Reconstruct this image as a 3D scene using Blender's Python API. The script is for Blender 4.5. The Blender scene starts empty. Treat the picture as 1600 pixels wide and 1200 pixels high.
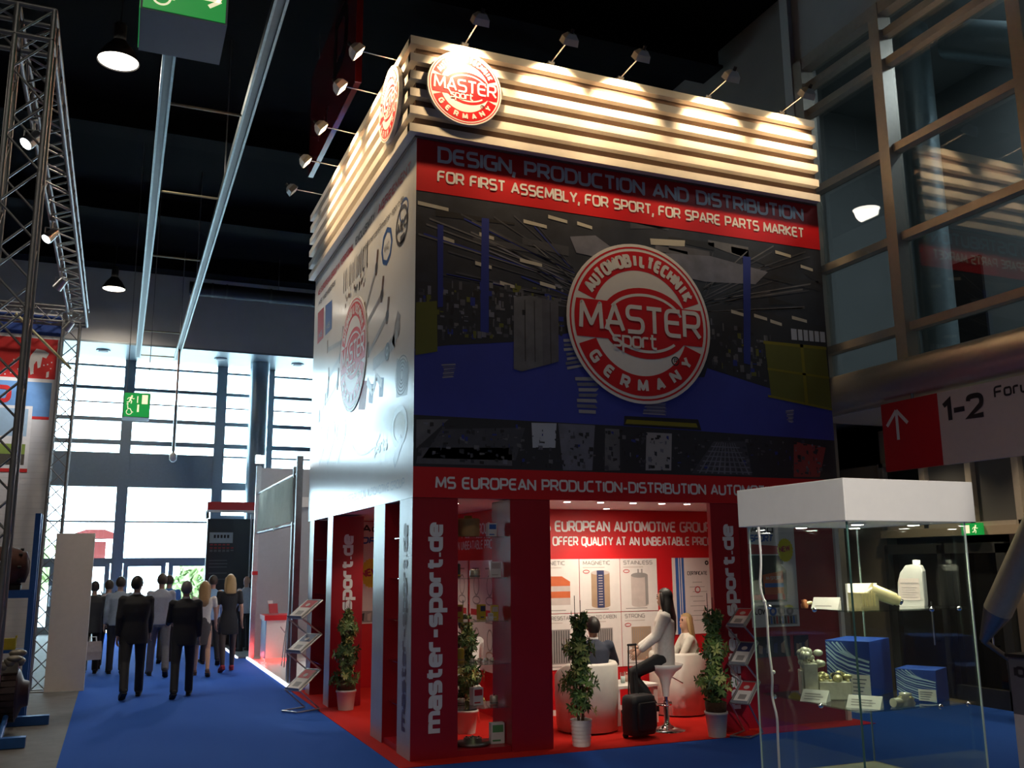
import bpy, math, random
from mathutils import Vector, Matrix

random.seed(7)
SC = bpy.context.scene
COL = SC.collection
PI = math.pi

# ------------------------------------------------------------------ camera, sky, exposure
cam_data = bpy.data.cameras.new('camera')
cam_data.sensor_fit = 'HORIZONTAL'
cam_data.sensor_width = 36.0
cam_data.lens = 1458.8 / 1600 * 36.0
cam_data.clip_start = 0.05
cam_data.clip_end = 300
cam = bpy.data.objects.new('camera', cam_data)
COL.objects.link(cam)
R3 = Vector((0.92321079, -0.38419511, -0.00871516))
U3 = Vector((-0.06457057, -0.17743754, 0.98201149))
F3 = Vector((0.3788304, 0.90604086, 0.18861995))
CM = Matrix((R3, U3, -F3)).transposed().to_4x4()
CM.translation = Vector((-2.82220823, -9.47401906, 1.93595336))
cam.matrix_world = CM
SC.camera = cam

world = bpy.data.worlds.new('daylight')
SC.world = world
world.use_nodes = True
wn = world.node_tree.nodes
wn['Background'].inputs['Color'].default_value = (0.68, 0.89, 1.0, 1)
wn['Background'].inputs['Strength'].default_value = 14.0

SC.view_settings.view_transform = 'Standard'
SC.view_settings.look = 'None'
SC.view_settings.gamma = 1.0
SC.view_settings.use_curve_mapping = False
SC.view_settings.exposure = 0.0

# ------------------------------------------------------------------ helpers
def tag(o, label=None, cat=None, group=None, kind=None):
    if label: o['label'] = label
    if cat: o['category'] = cat
    if group: o['group'] = group
    if kind: o['kind'] = kind
    return o

def thing(name, label, cat, loc=(0, 0, 0), rotz=0.0, group=None):
    o = bpy.data.objects.new(name, None)
    o.empty_display_size = 0.1
    COL.objects.link(o)
    o.location = loc
    o.rotation_euler = (0, 0, rotz)
    return tag(o, label, cat, group)

def copy_tree(o, parent=None):
    c = o.copy()
    COL.objects.link(c)
    if parent is not None:
        c.parent = parent
    for ch in list(o.children):
        copy_tree(ch, c)
    return c

_mats = {}
def mat(name, rgb, rough=0.55, metal=0.0, noise=0.06, nscale=14.0, bump=0.0, emit=None, estr=0.0, spec=0.5, coat=0.0, stretch=None):
    if name in _mats:
        return _mats[name]
    m = bpy.data.materials.new(name)
    m.use_nodes = True
    nt = m.node_tree
    b = nt.nodes['Principled BSDF']
    b.inputs['Roughness'].default_value = rough
    b.inputs['Metallic'].default_value = metal
    b.inputs['Specular IOR Level'].default_value = spec
    b.inputs['Coat Weight'].default_value = coat
    b.inputs['Coat Roughness'].default_value = 0.05
    if noise > 0 or bump > 0:
        tc = nt.nodes.new('ShaderNodeTexCoord')
        mp = nt.nodes.new('ShaderNodeMapping')
        if stretch: mp.inputs['Scale'].default_value = stretch
        nz = nt.nodes.new('ShaderNodeTexNoise')
        nz.inputs['Scale'].default_value = nscale
        nz.inputs['Detail'].default_value = 4
        nt.links.new(tc.outputs['Object'], mp.inputs['Vector'])
        nt.links.new(mp.outputs['Vector'], nz.inputs['Vector'])
        rp = nt.nodes.new('ShaderNodeValToRGB')
        rp.color_ramp.elements[0].position = 0.25
        rp.color_ramp.elements[1].position = 0.75
        lo = max(0, 1 - noise * 2)
        rp.color_ramp.elements[0].color = (rgb[0] * lo, rgb[1] * lo, rgb[2] * lo, 1)
        rp.color_ramp.elements[1].color = (min(1, rgb[0]), min(1, rgb[1]), min(1, rgb[2]), 1)
        nt.links.new(nz.outputs['Fac'], rp.inputs['Fac'])
        nt.links.new(rp.outputs['Color'], b.inputs['Base Color'])
        if bump > 0:
            bp = nt.nodes.new('ShaderNodeBump')
            bp.inputs['Strength'].default_value = bump
            bp.inputs['Distance'].default_value = 0.01
            nt.links.new(nz.outputs['Fac'], bp.inputs['Height'])
            nt.links.new(bp.outputs['Normal'], b.inputs['Normal'])
    else:
        b.inputs['Base Color'].default_value = (*rgb, 1)
    if emit:
        b.inputs['Emission Color'].default_value = (*emit, 1)
        b.inputs['Emission Strength'].default_value = estr
    _mats[name] = m
    return m

def glass(name, tint=(0.9, 0.95, 0.94), refl=1.0, ior=1.5):
    if name in _mats:
        return _mats[name]
    m = bpy.data.materials.new(name)
    m.use_nodes = True
    nt = m.node_tree
    nt.nodes.remove(nt.nodes['Principled BSDF'])
    out = nt.nodes['Material Output']
    tr = nt.nodes.new('ShaderNodeBsdfTransparent')
    tr.inputs['Color'].default_value = (*tint, 1)
    gl = nt.nodes.new('ShaderNodeBsdfGlossy')
    gl.inputs['Roughness'].default_value = 0.0
    gl.inputs['Color'].default_value = (refl, refl, refl, 1)
    fr = nt.nodes.new('ShaderNodeFresnel')
    geo = nt.nodes.new('ShaderNodeNewGeometry')
    mr = nt.nodes.new('ShaderNodeMapRange')
    mr.inputs['To Min'].default_value = ior
    mr.inputs['To Max'].default_value = 1.0 / ior
    nt.links.new(geo.outputs['Backfacing'], mr.inputs['Value'])
    nt.links.new(mr.outputs['Result'], fr.inputs['IOR'])
    mx = nt.nodes.new('ShaderNodeMixShader')
    nt.links.new(fr.outputs['Fac'], mx.inputs['Fac'])
    nt.links.new(tr.outputs['BSDF'], mx.inputs[1])
    nt.links.new(gl.outputs['BSDF'], mx.inputs[2])
    nt.links.new(mx.outputs['Shader'], out.inputs['Surface'])
    _mats[name] = m
    return m

def translucent(name, rgb, amount=.5):
    m = bpy.data.materials.new(name); m.use_nodes = True
    nt = m.node_tree; nt.nodes.remove(nt.nodes['Principled BSDF'])
    d = nt.nodes.new('ShaderNodeBsdfDiffuse'); t = nt.nodes.new('ShaderNodeBsdfTranslucent'); mx = nt.nodes.new('ShaderNodeMixShader')
    nz = nt.nodes.new('ShaderNodeTexNoise'); nz.inputs['Scale'].default_value = 6
    rp = nt.nodes.new('ShaderNodeValToRGB')
    rp.color_ramp.elements[0].color = (rgb[0] * .85, rgb[1] * .85, rgb[2] * .85, 1); rp.color_ramp.elements[1].color = (*rgb, 1)
    nt.links.new(nz.outputs['Fac'], rp.inputs['Fac'])
    for b in (d, t): nt.links.new(rp.outputs['Color'], b.inputs['Color'])
    mx.inputs['Fac'].default_value = amount
    nt.links.new(d.outputs['BSDF'], mx.inputs[1]); nt.links.new(t.outputs['BSDF'], mx.inputs[2])
    nt.links.new(mx.outputs['Shader'], nt.nodes['Material Output'].inputs['Surface'])
    return m

class MB:
    """collects shapes and links them as ONE mesh object"""
    def __init__(s):
        s.v = []; s.f = []; s.m = []; s.s = []
    def add(s, vs, fs, mi=0, smooth=False):
        o = len(s.v)
        s.v += [tuple(p) for p in vs]
        for f in fs:
            s.f.append(tuple(i + o for i in f)); s.m.append(mi); s.s.append(smooth)
        return s
    def box(s, x0, x1, y0, y1, z0, z1, mi=0):
        if x0 > x1: x0, x1 = x1, x0
        if y0 > y1: y0, y1 = y1, y0
        if z0 > z1: z0, z1 = z1, z0
        vs = [(x0, y0, z0), (x1, y0, z0), (x1, y1, z0), (x0, y1, z0), (x0, y0, z1), (x1, y0, z1), (x1, y1, z1), (x0, y1, z1)]
        return s.add(vs, [(0, 3, 2, 1), (4, 5, 6, 7), (0, 1, 5, 4), (1, 2, 6, 5), (2, 3, 7, 6), (3, 0, 4, 7)], mi)
    def obox(s, c, size, rot=(0, 0, 0), mi=0):
        from mathutils import Euler
        R = Euler(rot).to_matrix()
        hx, hy, hz = size[0] / 2, size[1] / 2, size[2] / 2
        vs = [Vector(c) + R @ Vector(p) for p in ((-hx, -hy, -hz), (hx, -hy, -hz), (hx, hy, -hz), (-hx, hy, -hz), (-hx, -hy, hz), (hx, -hy, hz), (hx, hy, hz), (-hx, hy, hz))]
        return s.add(vs, [(0, 3, 2, 1), (4, 5, 6, 7), (0, 1, 5, 4), (1, 2, 6, 5), (2, 3, 7, 6), (3, 0, 4, 7)], mi)
    def quad(s, a, b, c, d, mi=0):
        return s.add([a, b, c, d], [(0, 1, 2, 3)], mi)
    def poly(s, pts, mi=0):
        return s.add(pts, [tuple(range(len(pts)))], mi)
    def tube(s, p, q, r, n=8, r2=None, mi=0, caps=True):
        p = Vector(p); q = Vector(q); r2 = r if r2 is None else r2
        d = (q - p).normalized()
        a = Vector((0, 0, 1)) if abs(d.z) < 0.95 else Vector((1, 0, 0))
        u = d.cross(a).normalized(); w = d.cross(u)
        vs = []
        for c, rr in ((p, r), (q, r2)):
            for i in range(n):
                t = 2 * PI * i / n
                vs.append(c + (u * math.cos(t) + w * math.sin(t)) * rr)
        s.add(vs, [(i, (i + 1) % n, n + (i + 1) % n, n + i) for i in range(n)], mi, n > 5)
        if caps:
            s.add(vs[:n], [tuple(range(n))[::-1]], mi); s.add(vs[n:], [tuple(range(n))], mi)
        return s
    def path(s, pts, r, n=8, mi=0):
        for a, b in zip(pts[:-1], pts[1:]):
            s.tube(a, b, r, n, mi=mi)
        for p in pts[1:-1]:
            s.ell(p, r, r, r, 8, 5, mi=mi)
        return s
    def lathe(s, prof, c=(0, 0, 0), n=24, mi=0, smooth=True, axis='Z', caps=True):
        vs = []; fs = []
        for (r, z) in prof:
            for i in range(n):
                t = 2 * PI * i / n
                p = (r * math.cos(t), r * math.sin(t), z)
                if axis == 'X': p = (p[2], p[0], p[1])
                if axis == 'Y': p = (p[1], p[2], p[0])
                vs.append((c[0] + p[0], c[1] + p[1], c[2] + p[2]))
        k = len(prof)
        for j in range(k - 1):
            for i in range(n):
                fs.append((j * n + i, j * n + (i + 1) % n, (j + 1) * n + (i + 1) % n, (j + 1) * n + i))
        s.add(vs, fs, mi, smooth)
        if caps and prof[0][0] > 1e-4: s.add(vs[:n], [tuple(range(n))[::-1]], mi)
        if caps and prof[-1][0] > 1e-4: s.add(vs[-n:], [tuple(range(n))], mi)
        return s
    def prism(s, pts, n, mi=0):
        """extrude planar 3D polygon along vector n"""
        n = Vector(n); k = len(pts)
        a = [Vector(p) for p in pts]; b = [p + n for p in a]
        s.add(a, [tuple(range(k))[::-1]], mi); s.add(b, [tuple(range(k))], mi)
        s.add(a + b, [(i, (i + 1) % k, k + (i + 1) % k, k + i) for i in range(k)], mi)
        return s
    def ell(s, c, rx, ry, rz, n=16, k=10, mi=0, rot=None, keep=None):
        vs = []; fs = []
        for j in range(k + 1):
            ph = PI * j / k
            for i in range(n):
                t = 2 * PI * i / n
                p = Vector((rx * math.sin(ph) * math.cos(t), ry * math.sin(ph) * math.sin(t), rz * math.cos(ph)))
                if rot is not None: p = rot @ p
                vs.append(p + Vector(c))
        for j in range(k):
            for i in range(n):
                f = (j * n + i, (j + 1) * n + i, (j + 1) * n + (i + 1) % n, j * n + (i + 1) % n)
                if keep is None or keep(sum((vs[q] - Vector(c) for q in f), Vector()) / 4):
                    fs.append(f)
        return s.add(vs, fs, mi, True)
    def loft(s, rings, mi=0, caps=True, smooth=True):
        n = len(rings[0]); vs = [p for r in rings for p in r]; fs = []
        for j in range(len(rings) - 1):
            for i in range(n):
                fs.append((j * n + i, j * n + (i + 1) % n, (j + 1) * n + (i + 1) % n, (j + 1) * n + i))
        s.add(vs, fs, mi, smooth)
        if caps:
            s.add(rings[0], [tuple(range(n))[::-1]], mi, smooth); s.add(rings[-1], [tuple(range(n))], mi, smooth)
        return s
    def build(s, name, mats, parent=None, bevel=0.0, fix=False):
        me = bpy.data.meshes.new(name)
        me.from_pydata(s.v, [], s.f)
        if not isinstance(mats, (list, tuple)): mats = [mats]
        for m in mats: me.materials.append(m)
        me.polygons.foreach_set('material_index', s.m)
        me.polygons.foreach_set('use_smooth', s.s)
        me.update()
        if fix:
            import bmesh
            bm = bmesh.new(); bm.from_mesh(me)
            bmesh.ops.remove_doubles(bm, verts=bm.verts, dist=1e-5)
            bmesh.ops.recalc_face_normals(bm, faces=bm.faces)
            bm.to_mesh(me); bm.free()
        o = bpy.data.objects.new(name, me)
        COL.objects.link(o)
        if parent is not None: o.parent = parent
        if bevel > 0:
            b = o.modifiers.new('bevel', 'BEVEL'); b.width = bevel; b.segments = 2; b.limit_method = 'ANGLE'
        return o

def ring(c, u, w, ru, rw, n=16, pw=2.0):
    out = []
    c = Vector(c); u = Vector(u); w = Vector(w)
    for i in range(n):
        t = 2 * PI * i / n
        ct, st = math.cos(t), math.sin(t)
        e = 2.0 / pw
        out.append(c + u * ru * math.copysign(abs(ct) ** e, ct) + w * rw * math.copysign(abs(st) ** e, st))
    return out

def limb(mb, pts, rad, n=10, mi=0, flat=1.0):
    """tapering limb through points, rounded at the ends"""
    pts = [Vector(p) for p in pts]
    rings = []
    for i, p in enumerate(pts):
        d = (pts[min(i + 1, len(pts) - 1)] - pts[max(i - 1, 0)]).normalized()
        a = Vector((1, 0, 0)) if abs(d.x) < 0.9 else Vector((0, 1, 0))
        u = d.cross(a).normalized(); w = u.cross(d).normalized()
        if i == 0: rings.append(ring(p - d * rad[0] * 0.6, u, w, rad[0] * 0.55 * flat, rad[0] * 0.55, n))
        rings.append(ring(p, u, w, rad[i] * flat, rad[i], n))
        if i == len(pts) - 1: rings.append(ring(p + d * rad[i] * 0.6, u, w, rad[i] * 0.55 * flat, rad[i] * 0.55, n))
    mb.loft(rings, mi)

def lamp(kind, name, loc, energy, color, parent=None, aim=None, size=0.2, blend=0.5, angle=90, shape=None):
    d = bpy.data.lights.new(name, kind)
    d.energy = energy; d.color = color
    if kind == 'SPOT':
        d.spot_size = math.radians(angle); d.spot_blend = blend; d.shadow_soft_size = size
    elif kind == 'POINT':
        d.shadow_soft_size = size
    elif kind == 'AREA':
        d.shape = shape or 'DISK'; d.size = size
    o = bpy.data.objects.new(name, d)
    COL.objects.link(o)
    o.location = loc
    if aim is not None:
        o.rotation_euler = (Vector(aim) - Vector(loc)).to_track_quat('-Z', 'Y').to_euler()
    if parent is not None: o.parent = parent
    return o

# ------------------------------------------------------------------ stroke lettering (square, round-cornered capitals)
G = {
 'A': (.78, [[(0, 0), (.39, 1, .05), (.78, 0)], [(.15, .3, 0), (.63, .3, 0)]]),
 'B': (.70, [[(.62, .52), (0, .52, 0), (0, 1, .02), (.62, 1, .16), (.62, .52, .16), (.3, .52)], [(0, .52, 0), (0, 0, .02), (.70, 0, .18), (.70, .52, .18), (.3, .52)]]),
 'C': (.72, [[(.72, 1), (0, 1, .28), (0, 0, .28), (.72, 0)]]),
 'D': (.76, [[(0, .5), (0, 1, .02), (.76, 1, .34), (.76, 0, .34), (0, 0, .02), (0, .5)]]),
 'E': (.68, [[(.68, 1), (0, 1, .26), (0, 0, .26), (.68, 0)], [(0, .52, 0), (.62, .52, 0)]]),
 'F': (.66, [[(.66, 1), (0, 1, .26), (0, 0)], [(0, .5, 0), (.58, .5, 0)]]),
 'G': (.76, [[(.74, 1), (0, 1, .28), (0, 0, .28), (.76, 0, .1), (.76, .5, .02), (.42, .5)]]),
 'H': (.74, [[(0, 0), (0, 1)], [(.74, 0), (.74, 1)], [(0, .52), (.74, .52)]]),
 'I': (.0, [[(0, 0), (0, 1)]]),
 'J': (.5, [[(.5, 1), (.5, 0, .2), (0, 0)]]),
 'K': (.70, [[(0, 0), (0, 1)], [(.68, 1), (.06, .5), (.70, 0)]]),
 'L': (.58, [[(0, 1), (0, 0, .12), (.58, 0)]]),
 'M': (.92, [[(0, 0), (.06, 1, .04), (.46, .16, .04), (.86, 1, .04), (.92, 0)]]),
 'N': (.76, [[(0, 0), (0, 1, .04), (.76, 0, .04), (.76, 1)]]),
 'O': (.80, [[(.4, 1), (0, 1, .3), (0, 0, .3), (.80, 0, .3), (.80, 1, .3), (.4, 1)]]),
 'P': (.70, [[(0, 0), (0, 1, .02), (.70, 1, .22), (.70, .42, .22), (0, .42)]]),
 'Q': (.80, [[(.4, 1), (0, 1, .3), (0, 0, .3), (.80, 0, .3), (.80, 1, .3), (.4, 1)], [(.5, .22), (.82, -.1)]]),
 'R': (.72, [[(0, 0), (0, 1, .02), (.70, 1, .22), (.70, .44, .22), (0, .44)], [(.38, .44), (.74, 0)]]),
 'S': (.70, [[(.68, 1), (0, 1, .22), (0, .52, .22), (.70, .52, .22), (.70, 0, .22), (0, 0)]]),
 'T': (.70, [[(0, 1), (.70, 1)], [(.35, 1), (.35, 0)]]),
 'U': (.74, [[(0, 1), (0, 0, .28), (.74, 0, .28), (.74, 1)]]),
 'V': (.76, [[(0, 1), (.38, 0, .04), (.76, 1)]]),
 'W': (1.1, [[(0, 1), (.25, 0, .04), (.55, .9, .04), (.85, 0, .04), (1.1, 1)]]),
 'X': (.72, [[(0, 1), (.72, 0)], [(0, 0), (.72, 1)]]),
 'Y': (.74, [[(0, 1), (.37, .45), (.74, 1)], [(.37, .45), (.37, 0)]]),
 'Z': (.70, [[(0, 1), (.70, 1, .02), (0, 0, .02), (.70, 0)]]),
 '0': (.66, [[(.33, 1), (0, 1, .3), (0, 0, .3), (.66, 0, .3), (.66, 1, .3), (.33, 1)]]),
 '1': (.28, [[(0, .78), (.28, 1, .02), (.28, 0)]]),
 '2': (.62, [[(0, .78), (.02, 1, .24), (.6, 1, .26), (.6, .55, .12), (0, 0, .02), (.64, 0)]]),
 '-': (.42, [[(0, .36), (.42, .36)]]),
 '_': (.50, [[(0, .46), (.50, .46)]]),
 '.': (.08, [[(.04, .0), (.04, .14)]]),
 ',': (.04, [[(-.04, -.16), (.04, .10)]]),
 '@': (.8, [[(.55, .3), (.3, .3, .1), (.3, .7, .1), (.55, .7, .1), (.55, .3, .05), (.8, .3, .1), (.8, 1, .3), (0, 1, .3), (0, 0, .3), (.7, 0)]]),
 'a': (.56, [[(.02, .72), (.56, .72, .16), (.56, 0, .02), (0, 0, .16), (0, .40, .16), (.56, .40)]]),
 'c': (.52, [[(.52, .72), (0, .72, .2), (0, 0, .2), (.52, 0)]]),
 'd': (.58, [[(.58, 1), (.58, 0, .02), (0, 0, .2), (0, .72, .2), (.58, .72)]]),
 'e': (.56, [[(0, .37), (.56, .37)], [(.56, .37), (.56, .72, .2), (0, .72, .2), (0, 0, .2), (.56, 0)]]),
 'i': (.0, [[(0, 0), (0, .72)], [(0, .9), (0, 1.02)]]),
 'k': (.5, [[(0, 0), (0, 1)], [(.5, .72), (.05, .38), (.52, 0)]]),
 'm': (.92, [[(0, 0), (0, .72, .02), (.46, .72, .16), (.46, 0)], [(.46, .72), (.92, .72, .18), (.92, 0)]]),
 'n': (.56, [[(0, 0), (0, .72, .02), (.56, .72, .2), (.56, 0)]]),
 'o': (.58, [[(.29, .72), (0, .72, .2), (0, 0, .2), (.58, 0, .2), (.58, .72, .2), (.29, .72)]]),
 'p': (.58, [[(0, -.28), (0, .72, .02), (.58, .72, .2), (.58, 0, .2), (0, 0)]]),
 'r': (.42, [[(0, 0), (0, .72, .16), (.42, .72)]]),
 's': (.54, [[(.54, .72), (0, .72, .16), (0, .37, .14), (.54, .37, .14), (.54, 0, .16), (0, 0)]]),
 't': (.44, [[(.14, 1), (.14, 0, .16), (.46, 0)], [(-.04, .72), (.44, .72)]]),
 'u': (.56, [[(0, .72), (0, 0, .2), (.56, 0, .02), (.56, .72)]]),
 'g': (.58, [[(.58, 0), (0, 0, .2), (0, .72, .2), (.58, .72, .02), (.58, -.28, .2), (.04, -.28)]]),
}

def round_line(pts):
    out = []
    for i, p in enumerate(pts):
        r = p[2] if len(p) > 2 else 0
        P = Vector((p[0], p[1]))
        if r <= 0.025 or i in (0, len(pts) - 1):
            out.append(P); continue
        A = Vector(pts[i - 1][:2]); B = Vector(pts[i + 1][:2])
        da = A - P; db = B - P
        la = min(r, da.length * 0.5); lb = min(r, db.length * 0.5)
        a = P + da.normalized() * la; b = P + db.normalized() * lb
        for k in range(6):
            t = k / 5
            out.append(a * (1 - t) ** 2 + P * 2 * t * (1 - t) + b * t * t)
    res = [out[0]]
    for p in out[1:]:
        if (p - res[-1]).length > 1e-4: res.append(p)
    return res

def ribbon(pts, w):
    h = w / 2
    n = len(pts); L = []; Rr = []
    for i in range(n):
        if i == 0: d = (pts[1] - pts[0]).normalized(); k = 1
        elif i == n - 1: d = (pts[-1] - pts[-2]).normalized(); k = 1
        else:
            d1 = (pts[i] - pts[i - 1]).normalized(); d2 = (pts[i + 1] - pts[i]).normalized()
            d = d1 + d2
            d = d.normalized() if d.length > 1e-6 else d1
            k = 1 / max(0.45, d.dot(d1))
        nn = Vector((-d.y, d.x)) * h * k
        L.append(pts[i] + nn); Rr.append(pts[i] - nn)
    return [(L[i], L[i + 1], Rr[i + 1], Rr[i]) for i in range(n - 1)]

def layout(text, sp=0.24, space=0.55):
    x = 0; out = []
    for ch in text:
        if ch == ' ': x += space; continue
        g = G.get(ch) or G.get(ch.upper())
        if g is None: x += .4; continue
        out.append((x, g[1])); x += g[0] + sp
    return out, x - sp

def text(mb, s, h, o, u, v, width=None, sw=0.16, mi=0, center=False, shear=0.0, sp=0.24, lift=0.0008, vertical=False):
    """writes s from point o along u (unit), up v (unit); cap height h; stretched to width when given"""
    o = Vector(o); u = Vector(u); v = Vector(v); n = u.cross(v)
    lay, W = layout(s, sp)
    W += sw
    sx = (width / W) if width else h
    if center: o = o - u * (W * sx / 2)
    k = 0
    for x0, strokes in lay:
        for st in strokes:
            ins = []
            for p in st:
                # keep the ribbon inside cap height
                yy = p[1]
                yy = sw / 2 + yy * (1 - sw) if 0 <= yy <= 1 else yy
                ins.append((p[0] + x0 + sw / 2, yy) + tuple(p[2:]))
            k += 1
            pts = [Vector((p.x * sx, p.y * h)) for p in round_line(ins)]
            lf = n * (lift + 0.0003 * (k % 4))
            wd = sw * (0.5 * sx + 0.5 * h)
            for i_, q in enumerate(ribbon(pts, wd)):
                l2 = lf + n * (.00012 * i_)
                mb.poly([o + u * (p.x + shear * p.y) + v * p.y + l2 for p in (q[3], q[2], q[1], q[0])], mi)
    return W * sx

def arctext(mb, s, h, c, u, v, R, a0, a1, up=True, sw=0.2, mi=0, lift=0.0008, sx=0.9):
    """letters spread evenly round an arc; a0,a1 = angles of first and last letter centre (degrees)"""
    c = Vector(c); u = Vector(u); v = Vector(v); n = u.cross(v)
    chars = s
    for i, ch in enumerate(chars):
        a = math.radians(a0 + (a1 - a0) * i / (len(chars) - 1))
        rad = u * math.cos(a) + v * math.sin(a)
        if up: vv = rad; uu = u * math.sin(a) - v * math.cos(a)
        else: vv = -rad; uu = -u * math.sin(a) + v * math.cos(a)
        w = (G[ch][0] + sw) * h * sx
        base = c + rad * R - vv * h / 2 - uu * w / 2
        text(mb, ch, h, base, uu, vv, width=w, sw=sw, mi=mi, lift=lift)

def arcband(mb, c, u, v, r0, r1, a0, a1, mi, lift, n=28):
    c = Vector(c); u = Vector(u); v = Vector(v); nn = u.cross(v) * lift
    for i in range(n):
        t0 = math.radians(a0 + (a1 - a0) * i / n); t1 = math.radians(a0 + (a1 - a0) * (i + 1) / n)
        P = lambda r, t: c + nn + u * (r * math.cos(t)) + v * (r * math.sin(t))
        mb.quad(P(r0, t0), P(r1, t0), P(r1, t1), P(r0, t1), mi)

def ellband(mb, c, u, v, rx, ry, w, mi, lift, a0=0, a1=360, n=40):
    c = Vector(c); u = Vector(u); v = Vector(v); nn = u.cross(v) * lift
    for i in range(n):
        t0 = math.radians(a0 + (a1 - a0) * i / n); t1 = math.radians(a0 + (a1 - a0) * (i + 1) / n)
        P = lambda k, t: c + nn + u * ((rx + k) * math.cos(t)) + v * ((ry + k) * math.sin(t))
        mb.quad(P(-w / 2, t0), P(w / 2, t0), P(w / 2, t1), P(-w / 2, t1), mi)

def disc(mb, c, u, v, rx, ry, mi, lift, n=48):
    c = Vector(c); u = Vector(u); v = Vector(v); nn = u.cross(v) * lift
    mb.poly([c + nn + u * (rx * math.cos(2 * PI * i / n)) + v * (ry * math.sin(2 * PI * i / n)) for i in range(n)], mi)

def round_logo(c, u, v, R, parent, depth=0.0, name='round_emblem'):
    """red and white round emblem with lettering; materials: white, red, dark"""
    mb = MB(); c = Vector(c); u = Vector(u); v = Vector(v); n = u.cross(v)
    if depth > 0:
        mb.prism([c - n * depth + u * (R * math.cos(2 * PI * i / 56)) + v * (R * math.sin(2 * PI * i / 56)) for i in range(56)], n * depth, 0)
    disc(mb, c, u, v, R, R, 0, 0.001, 64)
    W, E = 0, 1
    arcband(mb, c, u, v, R * .940, R * .962, 0, 360, E, .002, 64)
    arcband(mb, c, u, v, R * .660, R * .905, 21, 159, E, .002, 40)
    arcband(mb, c, u, v, R * .660, R * .905, 201, 339, E, .002, 40)
    arctext(mb, 'AUTOMOBILTECHNIK', R * .185, c, u, v, R * .785, 150, 30, True, .32, W, .004, .50)
    arctext(mb, 'GERMANY', R * .165, c, u, v, R * .78, 216, 324, False, .28, W, .004, .75)
    # swoosh
    disc(mb, c + u * (.07 * R) + v * (.0 * R), u, v, R * .62, R * .445, E, .0025)
    bar = []
    for a in list(range(-15, 16, 5)): bar.append(c + u * (.90 * R * math.cos(math.radians(a))) + v * (.90 * R * math.sin(math.radians(a))))
    for a in list(range(165, 196, 5)): bar.append(c + u * (.90 * R * math.cos(math.radians(a))) + v * (.90 * R * math.sin(math.radians(a))))
    mb.poly([p + n * .0032 for p in bar], E)
    ellband(mb, c + u * (.07 * R), u, v, R * .535, R * .355, R * .035, W, .0036, 20, 150)
    ellband(mb, c + u * (.07 * R), u, v, R * .535, R * .355, R * .035, W, .0036, 180, 318)
    text(mb, 'MASTER', R * .37, c - u * (.84 * R) - v * (.15 * R), u, v, width=1.70 * R, sw=.155, mi=W, lift=.006, sp=.2)
    text(mb, 'sport', R * .2, c - u * (.40 * R) - v * (.325 * R), u, v, width=.62 * R, sw=.15, mi=W, lift=.006, sp=.16)
    ellband(mb, c + u * (.47 * R) - v * (.44 * R), u, v, R * .05, R * .05, R * .015, 2, .003)
    text(mb, 'R', R * .055, c + u * (.45 * R) - v * (.465 * R), u, v, mi=2, lift=.003)
    return mb.build(name, [M_logo_white, M_logo_red, M_ink], parent)
# ------------------------------------------------------------------ materials
M_logo_white = mat('emblem_white', (.80, .78, .76), .35, noise=.02)
M_logo_red = mat('emblem_red', (.62, .012, .02), .35, noise=.02)
M_ink = mat('ink', (.02, .02, .025), .5, noise=.02)
M_red = mat('red_laminate', (.36, .007, .018), .38, noise=.05, nscale=3)
M_red_print = mat('red_print', (.60, .010, .016), .40, noise=.03, nscale=2)
M_white_lam = mat('white_laminate', (.80, .79, .78), .17, noise=.02, nscale=2, spec=.45)
M_white = mat('white_paint', (.80, .78, .75), .45, noise=.02)
M_slat = mat('cream_slat', (.80, .74, .66), .5, noise=.03)
M_slat_back = mat('slat_backing', (.20, .125, .09), .6, noise=.05)
M_text_w = mat('white_lettering', (.80, .80, .82), .4, noise=.02)
M_text_g = mat('silver_lettering', (.72, .72, .78), .4, noise=.02)
M_carpet_b = mat('blue_carpet', (.030, .120, .54), .95, noise=.16, nscale=160, bump=.25, spec=.1)
M_carpet_r = mat('red_carpet', (.62, .022, .016), .95, noise=.14, nscale=160, bump=.25, spec=.1)
M_conc = mat('grey_hall_floor', (.155, .145, .135), .75, noise=.14, nscale=5)
M_black = mat('matt_black', (.012, .012, .013), .8, noise=.05)
M_ceil = mat('dark_ceiling', (.0055, .0055, .0065), .95, noise=.10, nscale=1.5, spec=.05)
M_bulk = mat('grey_bulkhead', (.50, .49, .48), .7, noise=.05, nscale=2)
M_hallwall = mat('dark_hall_wall', (.07, .068, .066), .8, noise=.08, nscale=1.5)
M_alu = mat('aluminium', (.62, .63, .64), .34, 1.0, noise=.08, nscale=30)
M_alu_dark = mat('dull_aluminium', (.28, .28, .285), .42, .8, noise=.08, nscale=20)
M_steel = mat('galvanised_steel', (.22, .26, .26), .40, .9, noise=.14, nscale=12)
M_frame = mat('window_frame_grey', (.24, .30, .34), .45, .3, noise=.05)
M_framebrown = mat('facade_frame_bronze', (.50, .44, .37), .45, .3, noise=.05)
M_chrome = mat('chrome', (.82, .82, .84), .08, 1.0, noise=0)
M_glass = glass('clear_glass', (.93, .96, .95))
M_glass_case = glass('showcase_glass', (.92, .96, .945))
M_glass_fac = glass('facade_glass', (.62, .67, .68), 1.0, 1.6)
M_glass_win = glass('window_glass', (.90, .95, .97))
M_halogen = mat('halogen_lens', (1, .9, .7), .4, noise=0, emit=(1, .74, .40), estr=30)
M_led = mat('led_lens', (1, 1, 1), .4, noise=0, emit=(1, .93, .82), estr=22)
M_cool = mat('cool_lens', (1, 1, 1), .4, noise=0, emit=(.9, .95, 1), estr=14)
M_hb = mat('high_bay_lens', (1, 1, 1), .4, noise=0, emit=(1, .90, .76), estr=12)
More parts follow.
